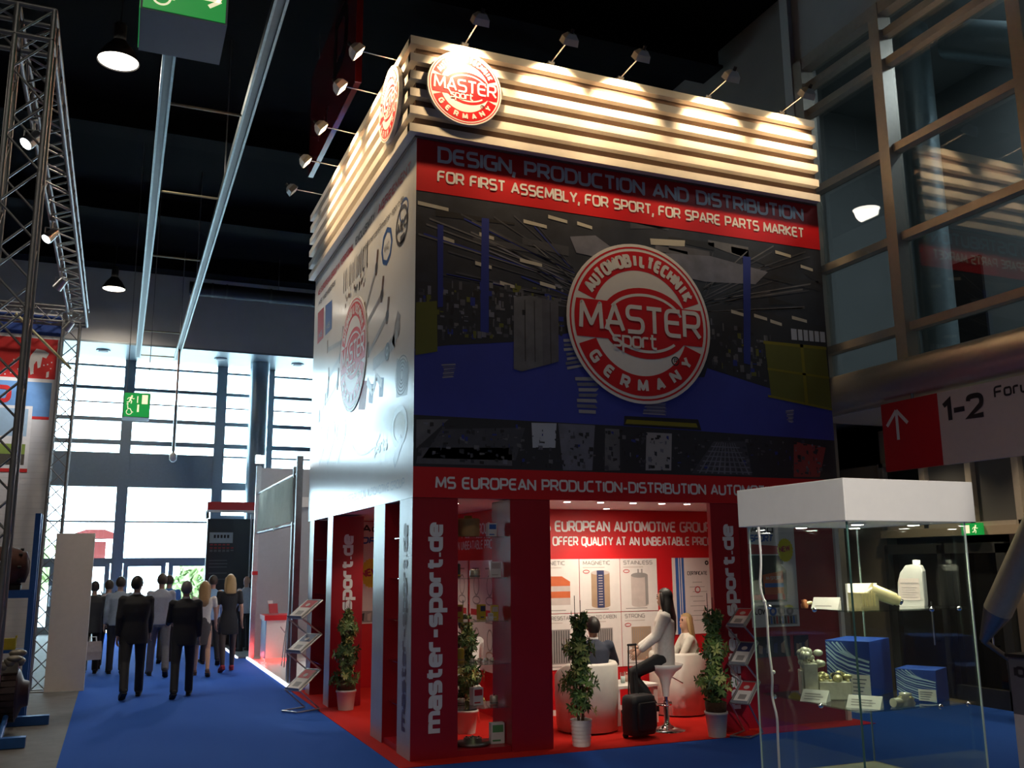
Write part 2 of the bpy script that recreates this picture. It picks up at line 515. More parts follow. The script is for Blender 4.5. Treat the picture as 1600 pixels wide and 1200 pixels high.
M_green = mat('sign_green', (.01, .30, .08), .4, noise=0, emit=(.01, .42, .06), estr=.45)
M_signcream = mat('sign_pictogram', (.9, .85, .6), .4, noise=0, emit=(1, .93, .6), estr=.75)
M_signgrey = mat('sign_housing', (.10, .105, .15), .5, noise=.03)
M_blue_steel = mat('blue_rack_steel', (.03, .14, .45), .45, .2, noise=.06)
M_plastic_w = mat('white_plastic', (.78, .76, .73), .3, noise=.02)
M_tub = mat('white_leatherette', (.70, .66, .60), .4, noise=.04)
M_wood_base = mat('pale_board', (.68, .60, .44), .5, noise=.08, nscale=6, stretch=(1, 8, 1))

# ------------------------------------------------------------------ hall shell
def struct(name, mb, m, parent=None, bevel=0):
    o = mb.build(name, m, parent, bevel)
    if parent is None: o['kind'] = 'structure'
    return o

XL, XR, YB, YF = -14.0, 12.0, -24.0, 22.0
CZ = 10.9
struct('floor', MB().box(XL, XR, YB, YF, -.30, -.006), M_conc)
struct('ceiling', MB().box(XL - .3, XR + .3, YB - .3, YF + .5, CZ, CZ + .3), M_ceil)
struct('wall_left', MB().box(XL - .3, XL, YB, YF, -.3, CZ), M_hallwall)
struct('wall_rear', MB().box(XL - .3, XR + .3, YB - .3, YB, -.3, CZ), M_hallwall)
wr = MB().box(XR, XR + .3, YB, YF, -.3, CZ)
struct('wall_right', wr, M_hallwall)
struct('wall_side', MB().box(6.53, 6.85, 1.28, YF - .4, 0, CZ), mat('brown_grey_wall', (.20, .18, .16), .8, noise=.05, nscale=2))
# far end: solid wall with an opening from x=-6.2 to x=4.6, z 0..8.6
WX0, WX1 = -6.2, 4.7
far = MB()
far.box(XL, WX0, YF, YF + .3, -.3, CZ); far.box(WX1, XR, YF, YF + .3, -.3, CZ); far.box(WX0, WX1, YF, YF + .3, 8.62, CZ)
struct('wall_front', far, M_bulk)
bk = MB().box(XL, 6.5, 19.6, 19.75, 8.42, CZ)
struct('wall_bulkhead', bk, M_bulk)
sf = MB().box(XL, 6.5, 19.6, YF, 8.36, 8.42)
M_soffit = mat('metal_soffit', (.26, .31, .33), .38, .45, noise=.05, nscale=2)
struct('trim_1', sf, M_soffit)
# soffit downlights
for x in (-3.6, -.2, 2.2):
    t = thing('recessed_downlight', {-3.6: 'round downlight in the metal soffit, leftmost of three', -.2: 'dark round speaker cap under the metal soffit, middle of three', 2.2: 'round downlight in the metal soffit, rightmost of three'}[x], 'ceiling light', (x, 20.6, 8.36))
    MB().lathe([(.20, -.03), (.20, 0)], n=20).build('trim_ring', M_frame, t)
    MB().lathe([(.13, -.05), (.14, -.03)], n=20).build('lens', M_bulk, t)

# glazed far end: bays between mullions
mull = [-6.2, -2.80, .0, 1.52, 4.7]
trans = [8.15, 7.45, 6.47, 5.75, 5.40, 3.30, 2.12]
for b in range(4):
    x0, x1 = mull[b], mull[b + 1]
    fr = MB()
    for z in trans:
        h = {8.15: .06, 7.45: .10, 6.47: .12, 5.75: .14, 5.40: .05, 3.30: .05, 2.12: .16}[z]
        if b >= 2 and z < 5: continue
        fr.box(x0, x1, YF - .08, YF + .06, z - h / 2, z + h / 2)
    fr.box(x0, x1, YF - .02, YF + .02, 6.98, 7.02)
    if b >= 2:
        for z in (4.45, 3.4, 2.4, 1.2): fr.box(x0, x1, YF - .08, YF + .06, z - .12, z + .12)
    for x, w in ((x0, .16), (x1, .16)):
        fr.box(x - w / 2 + (w / 2 if x == x0 else -w / 2), x + w / 2 + (w / 2 if x == x0 else -w / 2), YF - .16, YF + .08, 0, 8.62)
    if b < 2:
        fr.box(x0, x1, YF - .10, YF + .06, 4.42, 5.38)          # solid dark band above the door glazing
        fr.box(x0, x1, YF - .14, YF + .10, 4.36, 4.62)
    w = struct('window_%d' % (b + 1), fr, M_frame)
    MB().box(x0 + .05, x1 - .05, YF + .01, YF + .03, 0.02, 8.6).build('pane', M_glass_win, w)
# entrance doors below
dn = 1
for x0, x1 in ((-5.9, -4.5), (-4.45, -3.0), (-2.62, -1.40), (-1.32, -.12)):
    d = MB()
    d.box(x0, x0 + .14, YF - .12, YF - .04, 0, 2.06); d.box(x1 - .14, x1, YF - .12, YF - .04, 0, 2.06)
    d.box(x0 + .14, x1 - .14, YF - .12, YF - .04, 1.94, 2.06); d.box(x0 + .14, x1 - .14, YF - .12, YF - .04, 0, .22)
    dd = struct('door_%d' % dn, d, M_frame); dn += 1
    MB().tube((x1 - .07, YF - .20, .8), (x1 - .07, YF - .20, 1.4), .02).tube((x1 - .07, YF - .2, .85), (x1 - .07, YF - .1, .85), .012).tube((x1 - .07, YF - .2, 1.35), (x1 - .07, YF - .1, 1.35), .012).build('handle', M_alu, dd)

# outside
struct('floor_outside', MB().box(-30, 30, YF + .3, 70, -.35, -.05), mat('pale_paving', (.55, .56, .55), .8, noise=.06, nscale=1))
def hedge(x, y, w, h, label):
    t = thing('tree', label, 'tree', (x, y, -.05))
    mb = MB(); rnd = random.Random(int(x * 10) + 99)
    for i in range(260):
        a = rnd.uniform(0, 2 * PI); r = w * math.sqrt(rnd.random()) ; z = h * (.25 + .75 * rnd.random())
        r *= max(.25, 1 - abs(z / h - .55) * 1.3)
        c = Vector((r * math.cos(a), r * math.sin(a), z)); s = rnd.uniform(.18, .42)
        u = Vector((rnd.uniform(-1, 1), rnd.uniform(-1, 1), rnd.uniform(-1, 1))).normalized(); w_ = u.orthogonal().normalized()
        mb.poly([c + u * s, c + w_ * s * .6, c - u * s, c - w_ * s * .6])
    mb.build('foliage', mat('outdoor_leaves', (.42, .52, .22), .7, noise=.2, nscale=3), t)
    MB().tube((0, 0, 0), (0, 0, h * .6), .16, 8, .08).build('trunk', mat('bark', (.12, .08, .05), .9), t)
hedge(-6.3, 34, 1.5, 3.9, 'bright green tree outside the left glass doors')
hedge(.2, 34, 1.0, 2.0, 'low bright green shrub outside the right glass doors')
k = thing('kiosk', 'small red-roofed kiosk seen through the far glazing above the white partition', 'kiosk', (-3.55, 26.5, -.05))
M_kr = mat('kiosk_red', (.40, .06, .05), .6)
MB().prism([(-.75, -.6, 2.95), (-.7, -.6, 3.1), (-.3, -.6, 3.25), (.3, -.6, 3.25), (.7, -.6, 3.1), (.75, -.6, 2.95)], (0, 1.2, 0)).build('roof', M_kr, k)
MB().box(-.35, .35, -.5, .5, 2.05, 2.85).build('sign_board', M_kr, k)
for sx in (-1, 1): MB().tube((sx * .6, 0, 0), (sx * .6, 0, 3.0), .04).build('post', M_frame, k)
MB().box(-.6, .6, -.45, .45, 0, 1.0).build('counter', M_frame, k)

# silver round column near the far glazing
c = MB().lathe([(.30, 0), (.30, 8.36)], (1.06, 20.9, 0), 28)
struct('trim_2', c, mat('column_steel', (.34, .42, .48), .3, .7, noise=.04))

# ------------------------------------------------------------------ overhead: beams, rails, ducts, lamps
for i, y in enumerate((3.2, 9.4, 14.2, 18.6)):
    tag(MB().box(XL + .05, 6.4, y - .18, y + .18, CZ - .45, CZ - .002).box(XL + .05, 6.4, y - .30, y + .30, CZ - .50, CZ - .45).build('ceiling_beam', mat('dark_beam', (.0075, .0075, .0085), .95, spec=.05)),
        ['dark steel ceiling beam over the red hanging banner', 'second dark ceiling beam, beyond the red hanging banner', 'third dark ceiling beam, halfway to the far glazing', 'dark ceiling beam nearest the far bulkhead'][i], 'beam', 'ceiling beams across the hall')
def rail(x, label):
    t = thing('ceiling_rail', label, 'rail', (x, 0, 7.95))
    MB().box(-.075, -.045, -2, 19.5, 0, .12).build('channel_side', M_steel, t)
    MB().box(.045, .075, -2, 19.5, 0, .12).build('channel_side', M_steel, t)
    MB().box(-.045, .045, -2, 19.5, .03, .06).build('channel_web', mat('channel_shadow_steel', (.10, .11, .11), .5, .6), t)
    for y in (0, 6, 12, 18): MB().tube((0, y, .06), (0, y, CZ - 7.95 - .002), .012, 6).build('hanger', M_alu_dark, t)
rail(-2.63, 'long steel ceiling rail running to the far glazing, left of two')
rail(-1.56, 'long steel ceiling rail running to the far glazing, right of two')
for i, y in enumerate((2.9, 6.1, 9.6, 16.1, 19.2)):
    tag(MB().tube((-2.55, y, 8.0), (-1.64, y, 8.0), .02, 8).build('rail_crossbar', mat('brassy_bar', (.42, .36, .22), .4, .8)),
        ['nearest thin crossbar between the two ceiling rails', 'second thin crossbar between the two ceiling rails', 'third thin crossbar between the two ceiling rails', 'dark thin crossbar between the rails before the bulkhead', 'farthest thin crossbar at the end of the two ceiling rails'][i], 'bar')
def duct(p, q, r, label):
    t = thing('air_duct', label, 'duct', p)
    d = Vector(q) - Vector(p)
    MB().tube((0, 0, 0), d, r, 20).build('pipe', mat('dark_duct', (.022, .022, .024), .55, .4), t)
    for f in (.12, .2, .45, .7, .9):
        a = d * f; MB().tube(a, a + d.normalized() * .05, r * 1.08, 20).build('flange', mat('duct_flange', (.05, .05, .05), .5, .4), t)
    MB().tube(d * .5, d * .5 + Vector((0, 0, CZ - p[2] - .002)), .012, 6).build('hanger', M_alu_dark, t)
duct((.9, 4.6, 10.1), (3.4, 4.6, 10.1), .22, 'dark round air duct above the lit cream slats')
duct((-1.4, 17.8, 9.75), (3.6, 17.8, 9.75), .20, 'dark round air duct in front of the far bulkhead')

def pendant(x, y, z, label, group='high-bay ceiling lamps', energy=600):
    t = thing('pendant_lamp', label, 'ceiling lamp', (x, y, z), 0, group)
    MB().lathe([(.30, 0), (.31, .02), (.20, .22), (.13, .30), (.11, .34)], n=28, caps=False).build('reflector', M_black, t)
    MB().lathe([(.09, .33), (.09, .62), (.05, .66), (.0, .66)], n=16).build('housing', M_black, t)
    MB().tube((0, 0, .65), (0, 0, CZ - z - .002), .012, 6).build('cord', M_black, t)
    MB().lathe([(.0, .015), (.285, .015), (.285, .03), (0, .03)], n=28).build('lens', M_hb, t)
    lamp('SPOT', 'lamp_light', (0, 0, -.03), energy, (1, .88, .72), t, size=.25, angle=150, blend=.6).rotation_euler = (0, 0, 0)
pendant(-3.29, 4.87, 9.5, 'high-bay bell lamp glowing beside the green exit cube')
pendant(-3.375, 17.78, 9.5, 'distant high-bay bell lamp near the grey bulkhead')
pendant(1.18, 5.464, 9.5, 'high-bay bell lamp above the stand roof, seen mirrored in the facade glass')
for x, y in ((-12.2, -8.0), (-7.8, -8.0), (-3.29, -8.0), (-7.8, -14.5), (-3.29, -14.5), (1.18, -14.5), (5.2, -14.5)):
        pendant(x, y, 9.5, 'high-bay bell lamp over the aisle behind the viewpoint', 'high-bay lamps behind the viewpoint', 290)
pendant(-9.2, 4.87, 9.5, 'high-bay bell lamp over the stands left of the view', 'high-bay lamps left of the view', 400)

# ------------------------------------------------------------------ carpets
tag(MB().box(-3.24, 8.05, YB + 4, 1.2, -.006, .0).box(-3.24, 6.5, 1.2, 21.5, -.006, .0).build('aisle_carpet', M_carpet_b), 'wide blue carpet running down the aisle to the glass doors', 'carpet')
tag(MB().box(-.17, 5.75, -.24, 5.97, .0005, .006).build('stand_carpet', M_carpet_r), 'red carpet under the red exhibition stand', 'carpet')

# ------------------------------------------------------------------ right-hand facade (x = 6.53)
FX = 6.53
ymull = [1.12, -.46, -2.55, -4.65, -6.75, -8.85, -10.95]
ztr = [4.90, 6.12, 7.36, 8.62, 9.05]
for b in range(6):
    y1, y0 = ymull[b], ymull[b + 1]
    fr = MB()
    for z in ztr: fr.box(FX - .10, FX + .05, y0, y1, z - .055, z + .055)
    fr.box(FX - .16, FX + .05, y0, y1, 9.32, 9.50)
    fr.box(FX - .10, FX + .05, y0, y1, 4.36, 4.48)
    fr.box(FX - .17, FX + .06, y1 - .20, y1 - .02, 4.36, 9.5)
    fr.box(FX - .04, FX + .06, y1 - .02, y1 + .06, 4.36, 9.5, 1)
    w = struct('window_%d' % (b + 5), fr, [M_framebrown, M_black])
    MB().box(FX + .012, FX + .024, y0, y1 - .02, 4.42, 9.40).build('pane', M_glass_fac, w)
struct('wall_facade', MB().box(FX - .1, FX + .3, -24, 1.28, 9.5, CZ).box(FX - .18, FX + .3, 1.12, 1.30, 4.3, CZ), M_bulk)
# room behind the facade glass
M_room = mat('upper_room_wall', (.30, .32, .32), .8, noise=.06, nscale=1)
struct('floor_upper', MB().box(FX + .1, XR, -13, 3.0, 4.10, 4.34), M_room)
ru = MB().box(10.0, 10.1, -13, 3.0, 4.34, 10.0).box(FX + .31, 10.0, 2.9, 3.0, 4.34, 10.0).box(FX + .31, 10.0, -13.1, -13, 4.1, 10.0)
struct('wall_upper', ru, M_room)
struct('ceiling_upper', MB().box(FX + .31, 10.1, -13, 3.0, 10.0, 10.1), M_room)
tag(MB().lathe([(.26, 4.34), (.26, 10.0)], (8.0, .30, 0), 24).build('round_column', mat('room_column', (.42, .52, .56), .3, .5)), 'round grey-blue column standing inside behind the facade glass', 'column')
tag(MB().tube((8.2, -.30, 9.55), (8.25, -3.9, 7.25), .30, 20).build('sloping_pipe', mat('room_pipe', (.42, .52, .56), .3, .5)), 'thick sloping round pipe behind the upper facade glass', 'pipe')
struct('door_5', MB().box(9.95, 9.998, 1.10, 1.95, 4.34, 6.85, 0), M_black)
rl = thing('room_fill_lamp', 'unseen bluish fill lamp added high in the room behind the facade', 'ceiling lamp', (8.9, -2.5, 9.98))  # unseen lamp, added to stand in for dim daylight in this room
MB().box(-.5, .5, -.15, .15, -.06, .0).build('housing', M_frame, rl)
lamp('AREA', 'room_fill_light', (0, 0, -.09), 190, (.88, .95, 1.0), rl, size=.8)

# round steel tube under the glazing, on the overhanging slab edge
tag(MB().tube((6.255, 1.10, 4.18), (6.255, -14, 4.18), .265, 28).build('facade_tube', mat('brushed_tube', (.58, .53, .47), .38, .7, noise=.04)), 'thick round metal tube running under the facade glazing', 'tube')
for y in (.45, -1.2, -3.2):  # unseen lamps, added to brighten the recess under the overhang
    t = thing('soffit_fill_light', {.45: 'warm added fill lamp over the dark side door, deepest', -1.2: 'warm added fill lamp behind the direction sign', -3.2: 'warm added fill lamp beyond the right edge'}[y], 'ceiling light', (7.35, y, 3.92), 0, 'warm fill lamps added under the facade overhang')
    MB().lathe([(.10, -.02), (.10, 0)], n=20).build('bezel', M_chrome, t); MB().lathe([(0, -.022), (.07, -.022), (.07, -.019)], n=20).build('lens', M_led, t)
    lamp('SPOT', 'downlight_beam', (0, 0, -.05), 85, (1, .80, .54), t, size=.06, angle=105, blend=.7)
struct('trim_3', MB().box(6.36, 8.15, -14, 1.27, 3.92, 4.10), M_bulk)
# recessed lower wall
LX = 8.10
lw = MB()
lw.box(LX, LX + .2, 1.75, 3.0, 0, 3.92)
lw.box(LX, LX + .2, -14, 3.0, 3.40, 3.92)
lw.box(LX - .12, LX + .2, -14, 1.75, 2.26, 2.38)
lw.box(LX, LX + .2, -14, -.42, 0, 2.26)
struct('wall_lower', lw, mat('lower_wall_beige', (.40, .32, .23), .7, noise=.05, nscale=1.5))
struct('wall_return', MB().box(6.86, LX + .2, 2.95, 3.1, 0, 3.92), M_bulk)
for i, (y0, y1) in enumerate(((.95, 1.72), (.13, .92), (-.62, .10), (-1.9, -.65), (-3.6, -1.95))):
    w = MB().box(LX - .08, LX + .05, y1 - .08, y1 + .02, 2.38, 3.4).box(LX - .08, LX + .05, y0, y1, 3.34, 3.4).box(LX - .08, LX + .05, y0, y1, 2.38, 2.44)
    ww = struct('window_%d' % (i + 11), w, M_framebrown)
    MB().box(LX + .01, LX + .03, y0, y1, 2.40, 3.38).build('pane', mat('smoked_pane', (.10, .10, .10), .15, noise=0) if i != 0 else mat('dark_pane', (.02, .022, .022), .1, noise=0), ww)
for i, (y0, y1) in enumerate(((-.30, .62), (.68, 1.70))):
    d = MB()
    d.box(LX - .10, LX + .05, y0 - .10, y0 + .04, 0, 2.14).box(LX - .10, LX + .05, y1 - .04, y1 + .02, 0, 2.14).box(LX - .10, LX + .05, y0 - .1, y1, 2.02, 2.16).box(LX - .10, LX + .05, y0, y1, 0, .24)
    dd = struct('door_%d' % (6 + i), d, mat('door_frame_dark', (.055, .06, .06), .5, .3))
    MB().box(LX, LX + .03, y0, y1, .22, 2.05).build('pane', mat('black_glass', (.012, .014, .015), .06, noise=0), dd)
    MB().tube((LX - .16, y0 + .16, .75), (LX - .16, y0 + .16, 1.35), .018).tube((LX - .16, y0 + .16, .8), (LX - .05, y0 + .16, .8), .012).tube((LX - .16, y0 + .16, 1.3), (LX - .05, y0 + .16, 1.3), .012).build('handle', M_chrome, dd)

st = thing('steel_strut', 'thick slanting grey steel strut in front of the beige wall at right', 'strut', (7.4, -.1, 0))
MB().tube((0, -2.35, 3.92), (0, -.62, 1.30), .17, 20).build('pipe', mat('strut_grey', (.46, .45, .36), .38, .3), st)
MB().tube((0, -.62, 1.30), (0, -.36, .92), .17, 16, .05).build('taper_joint', M_alu_dark, st)
MB().tube((0, -.36, .92), (.64, -.22, .62), .035, 10).build('rod', M_alu_dark, st)
MB().box(.62, .69, -.30, -.14, .52, .72).build('wall_bracket', M_alu_dark, st)

# exit sign over the side door
def pictogram_man(mb, o, u, v, h, mi, lift=.004):
    o = Vector(o); u = Vector(u); v = Vector(v); n = u.cross(v) * lift
    P = lambda x, y: o + u * (x * h) + v * (y * h) + n
    disc(mb, o + u * (.12 * h) + v * (.86 * h), u, v, .10 * h, .10 * h, mi, lift, 12)
    def st_(pts, w):
        for q in ribbon([Vector(p) for p in pts], w): mb.poly([P(p.x, p.y) for p in q], mi)
    st_([(.08, .74), (-.06, .42)], .17); st_([(-.06, .45), (.12, .28), (.06, .02)], .10); st_([(-.06, .45), (-.14, .2), (-.38, .16)], .10)
    st_([(.08, .72), (.28, .55), (.40, .62)], .07); st_([(.06, .72), (-.22, .66), (-.34, .46)], .07)
t = thing('exit_sign', 'small green exit sign on the beam above the dark side door', 'exit sign', (LX - .152, .02, 2.26))
MB().box(-.03, .03, -.16, .16, 0, .16).build('box', M_green, t)
mb = MB(); pictogram_man(mb, (-.031, -.07, .02), (0, -1, 0), (0, 0, 1), .12, 0); mb.box(-.033, -.031, .02, .12, .025, .135, 0)
mb.build('pictogram', M_signcream, t)

# hanging wayfinding sign
s = thing('wayfinding_sign', 'long hanging direction sign with red arrow panel reading 1-2 Forum', 'sign', (6.10, -.39, 3.03))
MB().box(0, .06, -3.6, -.905, 0, .86).build('grey_panel', mat('sign_grey', (.66, .60, .58), .5, noise=.02), s)
MB().box(0, .06, -.90, 0, 0, .86).build('red_panel', mat('sign_red', (.52, .012, .02), .45, noise=.02), s)
mb = MB()
O = lambda y, z: (-.002, y, z)
text(mb, '1_2', .29, (-.002, -.955, .48), (0, -1, 0), (0, 0, 1), width=.60, sw=.2, sp=.2)
text(mb, 'Forum', .135, (-.002, -1.69, .665), (0, -1, 0), (0, 0, 1), width=.60, sw=.17)
mb.build('lettering', M_ink, s)
mb = MB()
for a, b in (((-.25, .38), (-.25, .74)), ((-.25, .75), (-.42, .57)), ((-.25, .75), (-.08, .57))):
    d = Vector((a[0], a[1])); e = Vector((b[0], b[1]))
    for q in ribbon([d, e], .045): mb.poly([(-.0025 - .001 * abs(b[0] + .25), p.x, p.y) for p in q])
mb.build('arrow', M_text_w, s)
for y in (-.5, -2.4): MB().tube((.03, y, .86), (.03, y, .98), .02).build('hanger', M_frame, s)
# ------------------------------------------------------------------ the red exhibition stand
HZ, TZ, W_, D_ = 2.625, 6.70, 5.65, 5.89
X1 = (1, 0, 0); Z1 = (0, 0, 1); NY = (0, -1, 0); PY = (0, 1, 0); NX = (-1, 0, 0)

fascia = thing('stand_fascia', 'tall boxed upper fascia of the red stand with factory photo front and slatted crown', 'fascia', (0, 0, 0))
fp = MB().box(0, W_, 0, .07, HZ, 7.0).build('front_panel', M_white_lam, fascia)
sp_ = MB().box(0, .07, .072, D_, HZ, 7.0).build('side_panel', M_white_lam, fascia)
MB().box(W_ - .07, W_, .072, D_, HZ, 7.0).build('side_panel', M_white_lam, fascia)
MB().box(.072, W_ - .072, D_ - .07, D_, HZ, 7.0).build('rear_panel', M_white_lam, fascia)
MB().box(.075, W_ - .075, .075, D_ - .075, HZ + .02, HZ + .08).build('soffit', M_white, fascia)
MB().box(.02, W_ - .02, .02, D_ - .02, 7.0, 7.06).build('top_panel', M_black, fascia)

# --- front print
pr_ = MB()
F_ = lambda pts, mi, l: pr_.poly([(x, -l, z) for x, z in pts], mi)
PC = [(.035, .040, .060), (.040, .055, .36), (.33, .33, .36), (.17, .175, .20), (.13, .13, .16), (.13, .14, .025), (.22, .20, .015), (.02, .035, .26), (.20, .21, .28),
      (.52, .50, .44), (.02, .02, .025), (.45, .50, .60), (.30, .05, .05), (.075, .08, .105), (.028, .030, .040)]
PM = [mat('photo_ink_%s' % n, c_, .45, noise=.22 if i in (0, 3, 4, 8, 13) else .05, nscale=5) for i, (n, c_) in enumerate(zip(
    ['night', 'floor_blue', 'glare', 'cabinet', 'cabinet_side', 'olive', 'yellow', 'column_blue', 'duct', 'lamp', 'black', 'pane', 'brick', 'slate', 'dusk'], PC))]
F_([(0, 2.95), (W_, 2.95), (W_, 6.05), (0, 6.05)], 0, .001)
F_([(0, 3.5), (2.77, 3.5), (W_, 3.46), (W_, 3.87), (5.25, 3.97), (4.46, 4.13), (3.75, 4.28), (3.7, 4.16), (2.19, 4.05), (1.91, 4.57), (1.14, 4.39), (.38, 4.29), (0, 4.22)], 1, .002)
F_([(.0, 4.98), (0, 4.22), (.38, 4.29), (1.14, 4.39), (1.91, 4.57), (1.92, 5.07)], 14, .003)
F_([(3.75, 4.28), (4.46, 4.13), (5.25, 3.97), (W_, 3.87), (W_, 4.98), (3.8, 5.14)], 14, .003)
rp = random.Random(3)
# ceiling: sloping girders, lamps and pipes of the workshop
for i in range(15):
    x = rp.uniform(0, 5.4); z = rp.uniform(5.1, 5.95); w = rp.uniform(.3, 1.1)
    F_([(x, z), (min(W_, x + w), z - rp.uniform(-.1, .18)), (min(W_, x + w), z + .05), (x, z + rp.uniform(.03, .12))], rp.choice((13, 3, 4, 10, 14)), .003)
for i in range(26):
    x0 = rp.uniform(0, 1.5); z0 = rp.uniform(4.9, 5.9)
    x1 = 1.95; z1 = 4.85 + (z0 - 4.9) * .5
    F_([(x0, z0), (x1, z1), (x1, z1 + .010), (x0, z0 + .022)], rp.choice((8, 3, 13, 7)), .0035)
for i in range(20):
    x1 = rp.uniform(3.9, W_); z1 = rp.uniform(5.15, 6.0)
    F_([(3.75, 4.95 + (z1 - 5.1) * .4), (x1, z1), (x1, z1 + .022), (3.75, 4.96 + (z1 - 5.1) * .4)], rp.choice((13, 3, 4, 14)), .0035)
F_([(1.9, 5.74), (2.24, 5.8), (2.5, 5.65), (3.88, 5.74), (4.76, 5.63), (4.55, 5.44), (3.77, 5.39), (1.98, 5.55)], 8, .004)
F_([(3.0, 5.86), (3.51, 5.90), (3.5, 5.82), (3.01, 5.78)], 9, .0045)
for x, z, w in ((.02, 5.87, .36), (.75, 5.60, .18), (1.3, 5.83, .3), (1.62, 5.93, .25), (.7, 5.25, .2), (1.25, 5.35, .28), (.3, 5.5, .15), (1.5, 5.1, .2), (4.15, 5.02, .2), (4.5, 5.0, .2), (4.75, 4.95, .18), (5.1, 5.03, .24), (2.0, 5.9, .2), (1.0, 5.05, .18), (5.3, 5.75, .2), (4.9, 5.9, .25)):
    F_([(x, z), (x + w, z - .03), (x + w, z + .01), (x, z + .045)], 9, .0045)
# machines on both sides of the aisle
for i in range(520):
    left = rp.random() < .60
    x = rp.uniform(0, 1.8) if left else rp.uniform(3.78, 5.5)
    zl = 4.28 + .12 * x if left else 4.24 - .16 * (x - 3.8)
    z = zl + rp.uniform(.02, .62) ; w = rp.uniform(.008, .07); h = rp.uniform(.008, .10)
    F_([(x, z), (min(W_ - .02, x + w), z), (min(W_ - .02, x + w), z + h), (x, z + h)], rp.choice((4, 3, 13, 10, 13, 8, 14, 7, 0, 0, 5, 14, 3)), .0042 + .0006 * rp.random())
F_([(0.01, 4.74), (.25, 4.78), (.26, 4.21), (.01, 4.15)], 5, .005)
F_([(4.64, 4.68), (5.62, 4.68), (W_, 3.87), (4.69, 3.98)], 5, .005)
for q in ([(4.62, 4.70), (5.63, 4.70), (5.63, 4.66), (4.62, 4.66)], [(4.66, 4.35), (5.64, 4.30), (5.64, 4.27), (4.66, 4.32)], [(5.20, 4.70), (5.25, 4.70), (5.27, 3.93), (5.22, 3.93)], [(4.64, 4.0), (W_, 3.88), (W_, 3.85), (4.64, 3.97)]): F_(q, 6, .0055)
for q in ([(.78, 5.82), (.87, 5.82), (.86, 4.47), (.76, 4.48)], [(4.38, 5.8), (4.5, 5.8), (4.4, 4.37), (4.3, 4.38)], [(.25, 5.67), (.32, 5.67), (.32, 4.72), (.26, 4.71)]): F_(q, 7, .005)
F_([(1.17, 4.92), (1.37, 4.96), (1.73, 4.92), (1.72, 4.21), (1.26, 4.06), (1.16, 4.08)], 3, .006)
F_([(1.37, 4.96), (1.73, 4.92), (1.72, 4.21), (1.52, 4.14), (1.52, 4.93)], 4, .0065)
for x in (1.30, 1.42, 1.62): F_([(x, 4.9), (x + .008, 4.9), (x + .008, 4.18), (x, 4.18)], 10, .007)
F_([(1.27, 4.72), (1.31, 4.72), (1.31, 4.78), (1.27, 4.78)], 10, .007)
F_([(5.07, 4.90), (5.62, 4.90), (5.62, 4.76), (5.07, 4.75)], 11, .0058)
for x in (5.16, 5.25, 5.34, 5.43, 5.52): F_([(x, 4.9), (x + .02, 4.9), (x + .02, 4.75), (x, 4.75)], 10, .0062)
# glare of the roof lights on the blue floor
for q in ([(1.79, 4.48), (1.99, 4.5), (2.07, 4.16), (1.82, 4.1)], [(1.94, 4.04), (2.23, 4.06), (2.18, 3.6), (1.97, 3.6)], [(.31, 4.07), (.47, 4.09), (.44, 3.93), (.33, 3.91)], [(2.87, 3.79), (3.13, 3.8), (3.12, 3.65), (2.82, 3.65)], [(4.91, 3.81), (5.03, 3.83), (5.0, 3.65), (4.92, 3.66)]):
    (xa, za), (xb, zb), (xc, zc), (xd, zd) = q
    for j in range(7):
        f0 = j / 7; f1 = (j + .62) / 7; o = rp.uniform(-.02, .02)
        F_([(xa + (xd - xa) * f0 + o, za + (zd - za) * f0), (xb + (xc - xb) * f0 + o, zb + (zc - zb) * f0), (xb + (xc - xb) * f1 - o, zb + (zc - zb) * f1), (xa + (xd - xa) * f1 + o, za + (zd - za) * f1)], 8 if j % 2 else 2, .0045)
F_([(2.56, 3.62), (3.58, 3.63), (3.62, 3.50), (2.55, 3.51)], 10, .0048)
F_([(2.59, 3.58), (3.55, 3.58), (3.57, 3.53), (2.57, 3.53)], 6, .0052)
# lower strip of small factory pictures
F_([(0, 2.95), (W_, 2.95), (W_, 3.46), (2.77, 3.5), (0, 3.5)], 14, .0035)
for q, mi in (([(.03, 3.45), (.39, 3.47), (.03, 3.14)], 3), ([(.31, 3.36), (1.29, 3.42), (1.17, 3.05), (.1, 3.04)], 13), ([(.06, 3.15), (1.13, 3.19), (1.13, 2.99), (.03, 2.98)], 4), ([(1.37, 3.48), (1.68, 3.49), (1.66, 3.21), (1.38, 3.2)], 11), ([(1.7, 3.49), (2.17, 3.49), (2.12, 2.97), (1.75, 2.96)], 8),
              ([(2.3, 3.46), (2.49, 3.46), (2.48, 2.98), (2.28, 2.97)], 3), ([(2.85, 3.44), (3.2, 3.44), (3.17, 3.0), (2.82, 2.99)], 2), ([(3.79, 3.37), (4.26, 3.39), (4.33, 2.97), (3.45, 2.97)], 13), ([(5.0, 3.42), (5.5, 3.36), (5.37, 2.98), (4.96, 2.97)], 12)): F_(q, mi, .0042)
for i in range(380):
    x = rp.uniform(.03, 5.5); z = rp.uniform(2.98, 3.42); w = rp.uniform(.006, .06); h = rp.uniform(.006, .05)
    F_([(x, z), (x + w, z + rp.uniform(-.02, .02)), (x + w, z + h), (x, z + h)], rp.choice((0, 3, 4, 13, 14, 10, 10, 13, 14, 8, 7)), .005 + .0006 * rp.random())
for i in range(9):
    x = 3.55 + i * .09
    F_([(x, 2.98), (x + .025, 2.98), (3.98 + (x - 3.98) * .35 + .01, 3.36), (3.98 + (x - 3.98) * .35, 3.36)], 8, .006)
